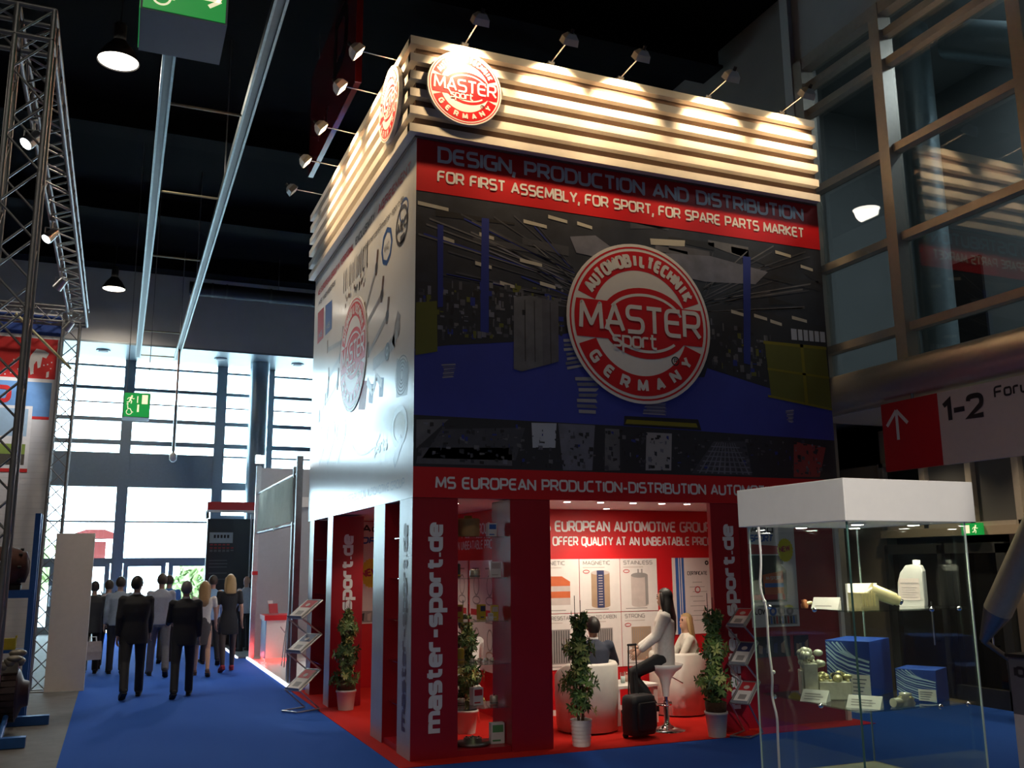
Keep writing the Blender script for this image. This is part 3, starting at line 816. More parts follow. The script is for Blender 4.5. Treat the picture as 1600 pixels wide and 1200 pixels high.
for i in range(6):
    z = 3.0 + i * .06; k_ = 1 - (z - 3.0) * 1.6
    F_([(3.98 - .45 * k_, z), (3.98 + .35 * k_, z), (3.98 + .35 * k_, z + .014), (3.98 - .45 * k_, z + .014)], 8, .0065)
pr_.build('factory_photo', PM, fp)
MB().box(0, W_, -.004, 0, 6.04, 6.72).build('red_banner', M_red_print, fp)
MB().box(0, W_, -.004, 0, HZ, 2.95).build('red_banner', M_red_print, fp)
mb = MB()
text(mb, 'FOR FIRST ASSEMBLY, FOR SPORT, FOR SPARE PARTS MARKET', .148, (.245, -.006, 6.168), X1, Z1, width=5.15, sw=.19, mi=0)
mb.build('lettering', M_text_w, fp); mb = MB()
text(mb, 'MS EUROPEAN PRODUCTION-DISTRIBUTION AUTOMOTIVE GROUP', .134, (.245, -.006, 2.718), X1, Z1, width=5.12, sw=.19, mi=0)
mb.build('lettering', M_text_w, fp)
mb = MB()
text(mb, 'DESIGN, PRODUCTION AND DISTRIBUTION', .20, (.245, -.006, 6.405), X1, Z1, width=5.16, sw=.2, mi=0)
mb.build('silver_lettering', M_text_g, fp)
round_logo((2.82, -.014, 4.765), X1, Z1, .99, fp, .006)

# --- side print (facing -x; reads towards -y)
sd = MB()
S_ = lambda pts, mi, l: sd.poly([(-l, y, z) for y, z in pts], mi)
SM = [mat('side_ink_red', (.42, .02, .03), .4, noise=.03), mat('side_ink_dark', (.055, .05, .06), .4, noise=.03), mat('side_ink_steel', (.34, .34, .36), .3, noise=.15, nscale=8),
      mat('side_ink_blue', (.03, .09, .30), .35, noise=.05), mat('side_ink_pale', (.58, .62, .68), .2, noise=.1, nscale=5), mat('side_ink_brown', (.12, .06, .04), .4, noise=.05)]
text(sd, 'MS EUROPEAN GROUP IN TERRITORIAL', .11, (-.002, 5.62, 6.33), NY, Z1, width=2.55, sw=.2, mi=0)
text(sd, 'EXCLUSIVITY', .12, (-.002, 2.95, 6.345), NY, Z1, width=1.1, sw=.22, mi=1)
text(sd, 'AGREEMENT', .12, (-.002, 1.70, 6.36), NY, Z1, width=1.5, sw=.2, mi=0)
text(sd, 'customercare@master-sport.de', .085, (-.002, 2.45, 6.10), NY, Z1, width=1.95, sw=.13, mi=1)
text(sd, 'MS MEMBERS', .08, (-.002, 5.55, 6.15), NY, Z1, width=1.3, sw=.14, mi=1)
ellband(sd, (-.002, .56, 5.82), NY, Z1, .24, .22, .05, 1, .001)
text(sd, 'AEO', .13, (-.003, .78, 5.755), NY, Z1, width=.46, sw=.24, mi=1)
ellband(sd, (-.002, .48, 5.98), NY, Z1, .17, .13, .03, 3, .001)
S_([(.62, 5.60), (.44, 5.60), (.44, 5.70), (.62, 5.70)], 1, .003)
ellband(sd, (-.002, 1.22, 5.78), NY, Z1, .23, .215, .065, 3, .001, 0, 360, 8)
text(sd, 'EAC', .09, (-.003, 1.33, 5.73), NY, Z1, width=.22, sw=.2, mi=2)
S_([(5.60, 6.04), (5.10, 6.02), (5.06, 5.50), (5.55, 5.50)], 0, .002); S_([(4.98, 6.01), (4.46, 5.97), (4.42, 5.50), (4.92, 5.50)], 3, .002)
text(sd, 'MS', .1, (-.004, 5.45, 5.56), NY, Z1, width=.3, sw=.2, mi=4); text(sd, 'MS', .1, (-.004, 4.85, 5.56), NY, Z1, width=.3, sw=.2, mi=4)
rs = random.Random(5); y = 3.66
while y > 2.22:
    w = rs.uniform(.02, .06); S_([(y, 5.84), (y - w, 5.84), (y - w, 6.14 + rs.uniform(0, .08)), (y, 6.14)], 1, .002); y -= w + rs.uniform(.04, .09)
for i in range(26):
    y = rs.uniform(2.2, 3.55); z = 5.58 + rs.uniform(0, .24)
    S_([(y, z), (y - .06, z), (y - .06, z + .06), (y, z + .06)], rs.choice((1, 2, 5)), .002)
def rod(a, b, w, mi, l=.0025):
    A = Vector(a); B = Vector(b); d = (B - A).normalized(); n_ = Vector((-d.y, d.x)) * w / 2
    S_([tuple(A + n_), tuple(B + n_), tuple(B - n_), tuple(A - n_)], mi, l)
def ball(y, z, r, mi, l=.003): disc(sd, (-.001, y, z), NY, Z1, r, r, mi, l, 18)
for a, b in (((2.30, 5.20), (1.72, 5.66)), ((2.2, 5.02), (1.42, 5.22)), ((2.05, 4.6), (1.15, 4.88)), ((4.70, 5.22), (3.66, 5.12)), ((4.55, 4.76), (3.75, 4.92)), ((4.75, 4.40), (3.9, 4.55)), ((5.2, 4.2), (4.6, 4.55))):
    rod(a, b, .07, 2); rod((b[0] + .02, b[1] - .10), (b[0] - .06, b[1] + .22), .09, 5, .003); ball(b[0], b[1], .07, 1)
    rod((a[0], a[1] - .05), (a[0] + .02, a[1] + .16), .07, 5, .003)
for a, b in (((1.80, 4.40), (1.30, 4.42)), ((1.30, 4.42), (.80, 4.50)), ((.85, 4.45), (.62, 4.78))): rod(a, b, .16, 2)
ball(1.12, 4.43, .11, 1); ball(1.12, 4.43, .06, 2, .004); ball(1.12, 4.43, .03, 1, .005); ball(.70, 4.62, .12, 2)
for a, b in (((2.1, 4.25), (1.8, 4.05)), ((1.8, 4.05), (1.62, 4.22)), ((1.62, 4.22), (1.35, 4.08))): rod(a, b, .10, 2)
S_([(.70, 4.26), (.22, 4.12), (.26, 3.76), (.70, 3.80)], 2, .002)
for i in range(5): ellband(sd, (-.001, .47, 4.02), NY, Z1, .26 - i * .05, .22 - i * .04, .012, 1, .003)
S_([(2.40, 4.31), (2.05, 4.25), (2.19, 3.89), (2.55, 3.95)], 0, .002); S_([(1.98, 4.19), (1.75, 4.15), (1.80, 3.91), (1.99, 3.95)], 3, .002); S_([(1.47, 4.18), (1.26, 4.14), (1.30, 3.91), (1.48, 3.94)], 3, .002)
for i, (y, z) in enumerate(((4.9, 3.9), (4.3, 3.85), (3.6, 3.8), (.55, 3.45))):
    ellband(sd, (-.001, y, z), NY, Z1, .28, .2, .08, 4, .002); rod((y + .2, z - .4), (y - .1, z - .15), .14, 4)
ellband(sd, (-.001, 2.1, 3.55), NY, Z1, .75, .22, .05, 4, .002, 190, 340)
text(sd, 'parts', .16, (-.002, 1.65, 3.25), NY, Z1, width=.6, sw=.2, mi=4)
text(sd, 'MS EUROPEAN PRODUCTION-DISTRIBUTION AUTOMOTIVE GROUP', .10, (-.002, 5.6, 2.76), NY, Z1, width=5.3, sw=.16, mi=4)
sd.build('parts_artwork', SM, sp_)
round_logo((-.010, 2.92, 4.78), NY, Z1, .80, sp_, .006)

# --- slatted crown
def front_slat(z, p):
    mb = MB()
    mb.prism([(-.12, -.12, z), (-.12, -.12, z + .097), (-.12, -.03, z + .097), (-.12, -.03, z - .002)], (W_ + .08, 0, 0))
    mb.build('slat', M_slat, p)
def side_slat(z, p):
    mb = MB()
    mb.prism([(-.12, -.118, z), (-.12, -.118, z + .097), (-.03, -.118, z + .097), (-.03, -.118, z - .002)], (0, D_ + .12 + .02 * (int(z * 10) % 3), 0))
    mb.build('slat', M_slat, p)
for i in range(6):
    z = 6.68 + i * .214
    front_slat(z, fascia); side_slat(z, fascia)
MB().box(-.029, W_ - .02, -.029, -.001, 6.66, 7.88).build('slat_backing', M_slat_back, fascia)
MB().box(-.029, -.001, -.0005, D_ - .04, 6.66, 7.88).build('slat_backing', M_slat_back, fascia)
MB().box(.0, W_ - .02, .0, .09, 7.062, 7.87).build('parapet_frame', M_black, fascia)

def slat_sign(name, loc, u, label):
    t = thing(name, label, 'round sign', loc)
    round_logo((0, 0, 0), u, Z1, .45, t, .05, 'emblem_disc')
    return t
slat_sign('round_sign', (.515, -.175, 7.29), X1, 'round red and white emblem sign on the front slats near the corner')
slat_sign('round_sign', (-.175, .60, 7.33), NY, 'round red and white emblem sign on the left-hand slats, seen edge-on')

# --- floodlights on arms
def floodlight(base, d, label, lit=True, lit_energy=165):
    """base on the slat top edge, d = outward direction"""
    t = thing('arm_spotlight', label, 'spotlight', base, 0, 'spotlights on arms around the slatted crown')
    d = Vector(d); s_ = Vector((d.y, -d.x, 0))
    MB().box(-.04, .04, -.04, .04, 0, .03).build('clamp', M_alu_dark, t)
    tip = d * .56 + Vector((0, 0, .05))
    MB().tube((0, 0, .02), tip, .011, 8).build('arm', M_chrome, t)
    # head aims back and down at the slats
    aim = (-d * .74 + Vector((0, 0, -.67))).normalized()
    up = s_.cross(aim).normalized()
    c = tip + aim * .0
    mb = MB()
    def rect(o, hw, hh): return [o + s_ * a * hw + up * b * hh for a, b in ((-1, -1), (1, -1), (1, 1), (-1, 1))]
    mb.loft([rect(c - aim * .05, .045, .035), rect(c + aim * .0, .085, .065), rect(c + aim * .075, .095, .075)], smooth=False)
    hd = mb.build('head', M_alu_dark if not lit else mat('lamp_head_grey', (.62, .60, .54), .4, .1), t)
    mb = MB(); mb.poly(rect(c + aim * .078, .082, .062)); mb.build('lens', M_halogen if lit else M_plastic_w, hd)
    MB().tube(c - aim * .05, c - aim * .10, .022, 8).build('socket', M_black, hd)
    if lit:
        L = lamp('SPOT', 'halogen_light', tuple(c + aim * .10), lit_energy, (1, .70, .38), t, size=.05, angle=92, blend=.45)
        L.rotation_euler = aim.to_track_quat('-Z', 'Y').to_euler()
for x, l in ((.55, 'first arm spotlight from the corner, above the round front emblem'), (1.66, 'second arm spotlight along the front slats'), (2.62, 'middle arm spotlight along the front slats'), (3.92, 'fourth arm spotlight along the front slats'), (5.10, 'last arm spotlight at the right end of the front slats')):
    floodlight((x, -.05, 7.885), (0, -1, 0), l)
for y, l, on_ in ((.56, 'arm spotlight on the left slats, nearest the corner', True), (1.46, 'arm spotlight second along the left slats, in front of the red banner', True), (2.68, 'arm spotlight third along the left slats', True), (3.86, 'arm spotlight fourth along the left slats', True), (5.05, 'unlit arm spotlight at the far end of the left slats', False)):
    floodlight((-.05, y, 7.885), (-1, 0, 0), l, on_)

# --- downlights in the stand ceiling
def downlight(x, y, label, group, e=34, tilt=.02):
    t = thing('downlight', label, 'ceiling light', (x, y, HZ + .018), 0, group)
    MB().lathe([(.055, -.012), (.055, 0)], n=18).build('bezel', M_chrome, t)
    MB().lathe([(0, -.014), (.038, -.014), (.038, -.011)], n=18).build('lens', M_led, t)
    lamp('SPOT', 'downlight_beam', (0, 0, -.03), e, (1, .86, .66), t, size=.04, angle=112, blend=.6, aim=(0, tilt, -1.03))
gl_ = 'small bright downlights along the front edge of the stand ceiling'
for x, l in ((1.98, 'bright downlight nearest the corner tower, over the potted tree'), (2.42, 'second bright downlight from the tower in the stand ceiling edge'), (2.86, 'middle bright downlight of the row in the stand ceiling edge'), (3.26, 'fourth bright downlight from the tower in the stand ceiling edge'), (3.62, 'bright downlight nearest the right red pillar in the stand ceiling edge')):
    downlight(x, .38, l, gl_, 42, .75)
downlight(.80, .95, 'bright downlight inside the see-through corner tower', gl_, 8)
downlight(.9, 4.4, 'downlight in the stand ceiling behind the rear tower, nearer', 'downlights by the rear tower')
downlight(.7, 3.3, 'downlight in the stand ceiling between the two towers', 'downlights by the rear tower')
downlight(3.1, 1.5, 'downlight in the stand ceiling above the white tub chairs', 'downlights over the seating', 40)

# --- towers
def glass_shelf(t, x0, x1, y0, y1, z):
    MB().box(x0, x1, y0, y1, z - .004, z + .004).build('glass_shelf', glass('shelf_glass', (.80, .90, .87)), t)
t = thing('display_tower', 'red square display tower at the stand corner with glass shelves', 'display tower', (0, 0, .006))
post_mats = [M_red, mat('grey_laminate', (.42, .40, .41), .26, noise=.02, spec=.6)]
def post(x0, x1, y0, y1, left=False):
    mb = MB(); mb.box(x0, x1, y0, y1, 0, HZ - .008)
    if left: mb.box(x0 - .004, x0, y0 + .002, y1, 0, HZ - .008, 1)
    return mb.build('post', post_mats, t, .004)
pA = post(.004, .505, .004, .49, True); post(1.104, 1.582, 0, .55); post(.004, .40, 1.10, 1.60, True)
MB().box(.506, 1.103, .02, .54, 0, .06).build('base_board', M_red, t); MB().box(.02, .40, .491, 1.099, 0, .06).build('base_board', M_red, t)
for z in (.445, .885, 1.325, 1.775, 2.215): glass_shelf(t, .507, 1.102, .06, .52, z); glass_shelf(t, .06, .40, .492, 1.098, z)
mb = MB()
text(mb, 'master-sport.de', .185, (.335, -.001, .25), Z1, NX, width=2.11, sw=.24, lift=.002)
mb.build('lettering', M_text_w, pA)
mb = MB()
text(mb, 'master-sport.de', .185, (-.001, .16, .25), Z1, PY, width=2.11, sw=.24, lift=.002)
mb.build('dark_lettering', mat('plum_lettering', (.07, .02, .03), .4, noise=.02), pA)

t = thing('display_tower', 'red display tower at the far left of the stand behind the small potted tree', 'display tower', (0, 3.95, .006))
pB = post(.004, .45, 0, .36, True); post(.004, .45, 1.40, 1.75, True); post(.38, .45, .36, 1.40)
for z in (.5, 1.0, 1.5, 2.0): glass_shelf(t, .02, .38, .36, 1.40, z)
mb = MB(); text(mb, 'master-sport.de', .17, (.30, -.001, .25), Z1, NX, width=2.11, sw=.24, lift=.002); mb.build('lettering', M_text_w, pB)

# --- core walls with posters
YW = 1.95
core = thing('stand_partition', 'red inner wall of the stand with white lettering above the posters', 'partition wall', (0, 0, .006))
cw = MB().box(1.75, 5.62, YW, YW + .06, 0, HZ + .012).build('front_wall', M_red_print, core)
cl = MB().box(1.75, 1.81, YW + .062, 5.45, 0, HZ + .012).build('left_wall', M_red_print, core)
MB().box(2.46, 5.62, YW - .012, YW, 0, .07).build('skirting', M_white, core)
mb = MB()
text(mb, 'MS EUROPEAN AUTOMOTIVE GROUP', .155, (2.27, YW - .002, 2.335), X1, Z1, width=2.76, sw=.2)
mb.build('lettering', M_text_w, cw); mb = MB()
text(mb, 'WE OFFER QUALITY AT AN UNBEATABLE PRICE', .130, (2.29, YW - .002, 2.150), X1, Z1, width=2.74, sw=.2)
mb.build('lettering', M_text_w, cw)
mb = MB()
text(mb, 'MS EUROPEAN AUTOMOTIVE GROUP', .155, (1.748, 5.15, 2.32), NY, Z1, width=2.9, sw=.2)
mb.build('lettering', M_text_w, cl); mb = MB()
text(mb, 'WE OFFER QUALITY AT AN UNBEATABLE PRICE', .130, (1.748, 5.25, 2.12), NY, Z1, width=3.15, sw=.2)
mb.build('lettering', M_text_w, cl)

M_poster = mat('poster_paper', (.76, .72, .71), .4, noise=.03)
PO = {n: mat('poster_ink_' + n, c_, .45, noise=.08, nscale=10) for n, c_ in dict(grey=(.32, .30, .30), tan=(.44, .30, .20), navy=(.04, .05, .14), orange=(.62, .14, .05), black=(.03, .03, .035), pale=(.58, .50, .48), red=(.5, .03, .04), blue=(.04, .14, .48), yellow=(.85, .75, .02)).items()}
def poster(x0, x1, z0, z1, label, head, shape, tint):
    t = thing('wall_poster', label, 'poster', (x0, YW - .012, z0), 0, 'product posters on the red inner wall')
    w, h = x1 - x0, z1 - z0
    MB().box(0, w, 0, .010, 0, h).build('sheet', M_poster, t)
    mb = MB(); mats = [PO[n] for n in ('grey', 'tan', 'navy', 'orange', 'black', 'pale', 'red')]
    L_ = lambda pts, mi, l: mb.poly([(a * w, -l, b * h) for a, b in pts], mi)
    text(mb, head, .055, (.08 * w, -.001, h * .885), X1, Z1, width=min(.8 * w, .052 * len(head)), sw=.18, mi=0)
    L_([(.08, .83), (.62, .83), (.62, .845), (.08, .845)], 5, .001)
    ellband(mb, (.16 * w, -.001, .76 * h), X1, Z1, .045, .02, .01, 6, .001)
    a, b = (.28, .74)
    if shape == 'can':
        L_([(a, .12), (b, .12), (b, .68), (a, .68)], 5, .001); disc(mb, (.51 * w, 0, .12 * h), X1, Z1, .23 * w, .05 * h, 5, .0015, 24)
        disc(mb, (.51 * w, 0, .68 * h), X1, Z1, .23 * w, .05 * h, 0, .0016, 24); L_([(.46, .70), (.50, .70), (.50, .80), (.46, .80)], 0, .002); L_([(.56, .70), (.60, .70), (.60, .80), (.56, .80)], 0, .002)
        L_([(.66, .10), (.74, .13), (.74, .68), (.66, .66)], 0, .0018)
    if shape == 'stripe':
        L_([(a, .12), (b, .12), (b, .74), (a, .74)], 1, .001); disc(mb, (.51 * w, 0, .12 * h), X1, Z1, .23 * w, .045 * h, 1, .0015, 24); disc(mb, (.51 * w, 0, .74 * h), X1, Z1, .23 * w, .045 * h, 5, .0016, 24)
        L_([(.42, .08), (.60, .08), (.60, .78), (.42, .78)], 2, .002)
        for j in range(12): L_([(.46, .13 + j * .05), (.56, .13 + j * .05), (.56, .145 + j * .05), (.46, .145 + j * .05)], 5, .0025)
    if shape == 'dome':
        L_([(.20, .15), (.80, .15), (.80, .50), (.20, .50)], 5, .001); L_([(.20, .28), (.80, .28), (.80, .40), (.20, .40)], 3, .0015)
        L_([(.20, .50), (.80, .50), (.80, .58), (.62, .68), (.38, .68), (.20, .58)], 3, .0018)
    if shape == 'block':
        mi = {'grey': 0, 'tan': 1, 'pale': 5}[tint]
        L_([(.25, .10), (.78, .10), (.78, .72), (.25, .72)], mi, .001)
        for j in range(10): L_([(.27 + j * .052, .12), (.285 + j * .052, .12), (.285 + j * .052, .70), (.27 + j * .052, .70)], 0 if mi != 0 else 4, .002)
    L_([(.12, .045), (.7, .045), (.7, .06), (.12, .06)], 0, .001)
    mb.build('artwork', mats, t)
cols = [(2.22, 2.895), (2.905, 3.515), (3.525, 4.10)]
poster(*cols[0], 1.285, 1.985, 'white poster with an orange domed filter, upper left of the grid', 'MAGNETIC', 'dome', 'pale')
poster(*cols[1], 1.285, 1.985, 'white poster with a tan canister striped dark blue, upper middle of the grid', 'MAGNETIC', 'stripe', 'tan')
poster(*cols[2], 1.285, 1.985, 'white poster with a pale pink can, upper right of the grid', 'STAINLESS', 'can', 'pale')
poster(*cols[0], .57, 1.275, 'poster headed flow resistant with a grey block, lower left of the grid', 'FLOW RESISTANT', 'block', 'grey')
poster(*cols[1], .57, 1.275, 'poster headed activated carbon with a grey pleated filter, lower middle of the grid', 'ACTIVATED CARBON', 'block', 'grey')
poster(*cols[2], .57, 1.275, 'poster headed strong with a tan pleated filter, lower right of the grid', 'STRONG', 'block', 'tan')
t = thing('certificate_board', 'tall white certificate board with blue edge stripes beside the right pillar', 'certificate', (4.35, YW - .014, .95))
MB().box(0, .62, 0, .012, 0, 1.04).build('sheet', M_poster, t)
mb = MB(); L_ = lambda x0, x1, z0, z1, mi: mb.quad((x0, -.001, z0), (x1, -.001, z0), (x1, -.001, z1), (x0, -.001, z1), mi)
L_(.05, .10, 0, 1.04, 0); L_(.115, .135, 0, 1.04, 0); L_(.15, .19, 0, 1.04, 0)
text(mb, 'CERTIFICATE', .055, (.24, -.001, .80), X1, Z1, width=.33, sw=.2, mi=1)
for j in range(9): L_(.32 - .05 * (j % 2), .48 + .04 * (j % 3), .70 - j * .065, .707 - j * .065, 2)
ellband(mb, (.40, -.002, .60), X1, Z1, .04, .04, .014, 3, .001); ellband(mb, (.57, -.002, .97), X1, Z1, .022, .022, .02, 1, .001)
mb.build('artwork', [PO['blue'], PO['black'], PO['grey'], PO['red']], t)
# posters on the left core wall
for i, (ya, yb) in enumerate(((5.2, 4.15), (4.10, 3.10), (3.02, 2.02))):
    t = thing('wall_poster', ['white sketch poster on the left inner wall, farthest from the corner', 'white sketch poster on the left inner wall, middle one', 'white sketch poster on the left inner wall, nearest the corner tower'][i], 'poster', (1.748, ya, .55), 0, 'sketch posters on the left inner wall')
    MB().box(-.012, 0, yb - ya, 0, 0, 1.43).build('sheet', M_poster, t)
    mb = MB(); w = ya - yb
    for q in range(2):
        for r in range(2):
            cy, cz = -(.27 + .5 * q) * w, .40 + .70 * r
            ellband(mb, (-.013, cy, cz), NY, Z1, .10, .13, .02, 0, .001); ellband(mb, (-.013, cy, cz - .2), NY, Z1, .14, .05, .02, 0 if r else 1, .001)
            mb.quad((-.0135, cy + .16, cz + .21), (-.0135, cy - .1, cz + .21), (-.0135, cy - .1, cz + .23), (-.0135, cy + .16, cz + .23), 0)
    mb.quad((-.0135, -.05, .70), (-.0135, -w + .05, .70), (-.0135, -w + .05, .78), (-.0135, -.05, .78), 2)
    mb.build('artwork', [PO['grey'], PO['tan'], PO['red']], t)

# --- oil-can poster, used on the right wall and on the rear wall
def oil_poster(loc, w, h, label, cans=True):
    t = thing('advert_poster', label, 'poster', loc)
    MB().box(0, w, 0, .012, 0, h).build('sheet', M_poster, t)
    mb = MB(); mats = [PO[n] for n in ('black', 'red', 'blue', 'yellow', 'grey', 'pale', 'orange')]
    L_ = lambda pts, mi, l: mb.poly([(a * w, -l, b * h) for a, b in pts], mi)
    text(mb, 'Add', .10, (.05 * w, -.001, h * .91), X1, Z1, width=.5 * w, sw=.2, mi=0)
    text(mb, 'SPORT', .09, (.02 * w, -.001, h * .82), X1, Z1, width=.5 * w, sw=.22, mi=2, shear=.2)
    L_([(0, .70), (.62, .70), (.66, .78), (0, .80)], 1, .001); L_([(.02, .60), (.72, .60), (.72, .69), (.02, .69)], 0, .001)
    L_([(.02, .24), (.76, .24), (.78, .54), (.66, .60), (.02, .60)], 0, .0015)
    L_([(.30, .30), (.70, .30), (.70, .54), (.26, .50)], 6, .002); L_([(.30, .38), (.70, .38), (.70, .42), (.30, .42)], 2, .0025); L_([(.05, .26), (.72, .26), (.72, .31), (.05, .31)], 1, .0025)
    L_([(.56, .26), (.66, .26), (.66, .32), (.56, .32)], 5, .003); text(mb, 'M-SPORT', .045, (.33 * w, -.003, .45 * h), X1, Z1, width=.33 * w, sw=.2, mi=5)
    text(mb, 'LOW', .07, (.06 * w, -.001, .12 * h), X1, Z1, width=.25 * w, sw=.2, mi=0)
    for x in (.44, .62, .80): disc(mb, (x * w, 0, .15 * h), X1, Z1, .055, .055, 2 if x < .5 else 4, .002, 18); disc(mb, (x * w, 0, .15 * h), X1, Z1, .026, .026, 5, .003, 14)
    L_([(.30, .02), (.95, .02), (.95, .11), (.30, .11)], 4, .0015)
    for j in range(10): L_([(.32 + j * .06, .03), (.36 + j * .06, .03), (.35 + j * .06, .10), (.32 + j * .06, .10)], (0, 2, 0, 1)[j % 4], .002)
    c_ = (.78 * w, 0, .74 * h)
    pts = []
    for k in range(40):
        r = .125 if k % 2 else .112; a = 2 * PI * k / 40
        pts.append((c_[0] + r * math.cos(a), -.004, c_[2] + 1.2 * r * math.sin(a)))
    mb.poly(pts, 3)
    text(mb, 'NEW', .075, (c_[0] - .09, -.0045, c_[2] - .035), (.985, 0, .17), (-.17, 0, .985), width=.17, sw=.24, mi=1)
    mb.build('artwork', mats, t)
    return t

# right-hand end wall
rw = thing('stand_partition', 'dark red right-hand end wall of the stand seen through the showcase', 'partition wall', (0, 0, .006))
pC = MB().box(3.69, 4.09, 0, .07, 0, HZ - .008).build('pillar', M_red, rw, .004)
MB().box(4.09, 5.60, .10, .17, 0, HZ + .012).build('panel', M_red, rw)
MB().box(5.60, 5.66, .06, 5.8, 0, HZ - .008).build('side_wall', M_white, rw)
MB().box(1.82, 5.59, 5.78, 5.84, 0, HZ + .012).build('rear_wall', M_red, rw)
mb = MB(); text(mb, 'master-sport.de', .18, (4.005, -.001, .25), Z1, NX, width=2.12, sw=.24, lift=.002); mb.build('lettering', M_text_w, pC)
mb = MB(); text(mb, 'master-sport.de', .07, (5.02, .098, .60), X1, Z1, width=.4, sw=.14); text(mb, 'Info:', .05, (4.42, .098, .42), X1, Z1, width=.2, sw=.16)
mb.build('small_lettering', mat('rose_lettering', (.5, .12, .12), .4), rw)
oil_poster((4.28, .086, 1.15), .70, 1.24, 'white advert poster with yellow NEW badge and oil can on the right end wall')
for i, (x0, x1) in enumerate(((4.32, 4.82), (4.88, 5.10))):
    t = thing('picture_panel', ['small dark product picture low on the right end wall, wider one', 'small dark product picture low on the right end wall, narrower one'][i], 'picture', (x0, .088, .80))
    MB().box(0, x1 - x0, 0, .01, 0, .24).build('sheet', PO['black'], t)
    mb = MB()
    for j in range(4):
        a = .03 + j * (x1 - x0 - .06) / 4; mb.quad((a, -.001, .05), (a + .05, -.001, .04), (a + .06, -.001, .13 + .02 * j), (a, -.001, .15), j % 3)
    mb.build('artwork', [PO['tan'], PO['grey'], PO['navy']], t)
# rear wall on the left with the same advert
t = thing('stand_partition', 'red rear wall of the stand behind the rear display tower', 'partition wall', (0, 0, .006))
MB().box(.46, 1.70, 5.78, 5.84, 0, HZ + .012).build('panel', M_red_print, t)
t = thing('advert_poster', 'white advert poster with yellow NEW badge on the rear wall between the towers', 'poster', (.60, 5.766, 1.0))
MB().box(0, 1.05, 0, .012, 0, 1.63).build('sheet', M_poster, t)
mb = MB()
text(mb, 'Add', .12, (.26, -.001, 1.46), X1, Z1, width=.42, sw=.2, mi=0)
text(mb, 'ORT', .11, (.23, -.001, 1.27), X1, Z1, width=.40, sw=.22, mi=1, shear=.2)
mb.poly([(.42 + (.17 if k % 2 else .15) * math.cos(PI * k / 20), -.002, .80 + (.24 if k % 2 else .22) * math.sin(PI * k / 20)) for k in range(40)], 2)
text(mb, 'NEW', .13, (.27, -.003, .72), (.98, 0, .19), (-.19, 0, .98), width=.30, sw=.25, mi=3)
mb.quad((.02, -.001, .02), (1.03, -.001, .02), (1.03, -.001, .20), (.02, -.001, .20), 4)
for j in range(9): mb.quad((.05 + j * .11, -.002, .05), (.10 + j * .11, -.002, .04), (.11 + j * .11, -.002, .17), (.05 + j * .11, -.002, .15), 5 if j % 2 else 0)
mb.build('artwork', [PO['black'], PO['blue'], PO['yellow'], PO['red'], PO['grey'], PO['pale']], t)
# ------------------------------------------------------------------ glass showcase, near right
CX, CY, CS = .77, -5.50, .95            # near corner and side of the square case
case = thing('glass_showcase', 'free-standing square glass showcase with white light box on top', 'showcase', (CX, CY, 0))
MB().box(0, CS, 0, CS, 2.145, 2.375).build('light_box', M_white, case, .004)
mb = MB().box(.05, CS - .05, .05, CS - .05, 0, .66)
mb.build('plinth', M_white, case, .004)
MB().box(.03, CS - .03, .03, CS - .03, .661, .69).build('base_board', M_wood_base, case)
g0, g1 = .045, CS - .045
for a in ((g0, g1, g0, g0 + .006), (g0, g1, g1 - .006, g1), (g0, g0 + .006, g0 + .007, g1 - .007), (g1 - .006, g1, g0 + .007, g1 - .007)):
    MB().box(*a, .692, 2.143).build('glass_pane', M_glass_case, case)
M_edge = mat('glass_edge', (.10, .22, .18), .1, noise=0)
M_edge_l = mat('glass_edge_light', (.55, .66, .62), .1, noise=0)
for x, y in ((g0, g0), (g1, g0), (g0, g1), (g1, g1)):
    MB().box(x - .004, x + .004, y - .004, y + .004, .692, 2.143).build('glass_edge', M_edge if (x, y) == (g0, g0) else M_edge_l, case)
for z in (1.150, 1.665):
    MB().box(g0 + .02, g1 - .02, g0 + .02, g1 - .02, z - .004, z + .004).build('glass_shelf', glass('case_shelf', (.84, .92, .89)), case)
    for x, y in ((g0, .35), (g0, .75), (.6, g0), (g1 - .1, g0)):
        MB().ell((x, y, z), .014, .014, .014, 10, 6).build('shelf_stud', M_chrome, case)
for x, y in ((.28, .22), (.70, .22), (.28, .70), (.70, .70)):
    d = MB().lathe([(.05, -.012), (.045, 0)], (x, y, 2.145), 16).build('case_light', M_chrome, case)
    MB().lathe([(0, -.013), (.032, -.013)], (x, y, 2.145), 16).build('lens', M_led, d)
    lamp('SPOT', 'case_light_beam', (x, y, 2.12), 17.0, (1, .86, .62), case, size=.03, angle=125, blend=.6)
# unseen spotlight, added behind the viewpoint to brighten the showcase
ss = thing('hung_spotlight', 'unseen spotlight added behind the viewpoint, aimed at the glass showcase', 'spotlight', (-.9, -11.2, 5.2))
MB().tube((0, 0, 0), (.05, .15, -.08), .08, 18, .10).build('head', M_alu, ss); MB().tube((.051, .153, -.0816), (.0525, .1575, -.084), .088, 18).build('lens', M_led, ss); MB().tube((0, 0, 0), (0, 0, CZ - 5.2 - .002), .015, 8).build('drop_pole', M_alu_dark, ss)
lamp('SPOT', 'spot_beam', (.07, .20, -.11), 1150, (1, .93, .84), ss, size=.10, angle=12.5, blend=.35, aim=(2.10, 6.05, -2.83))
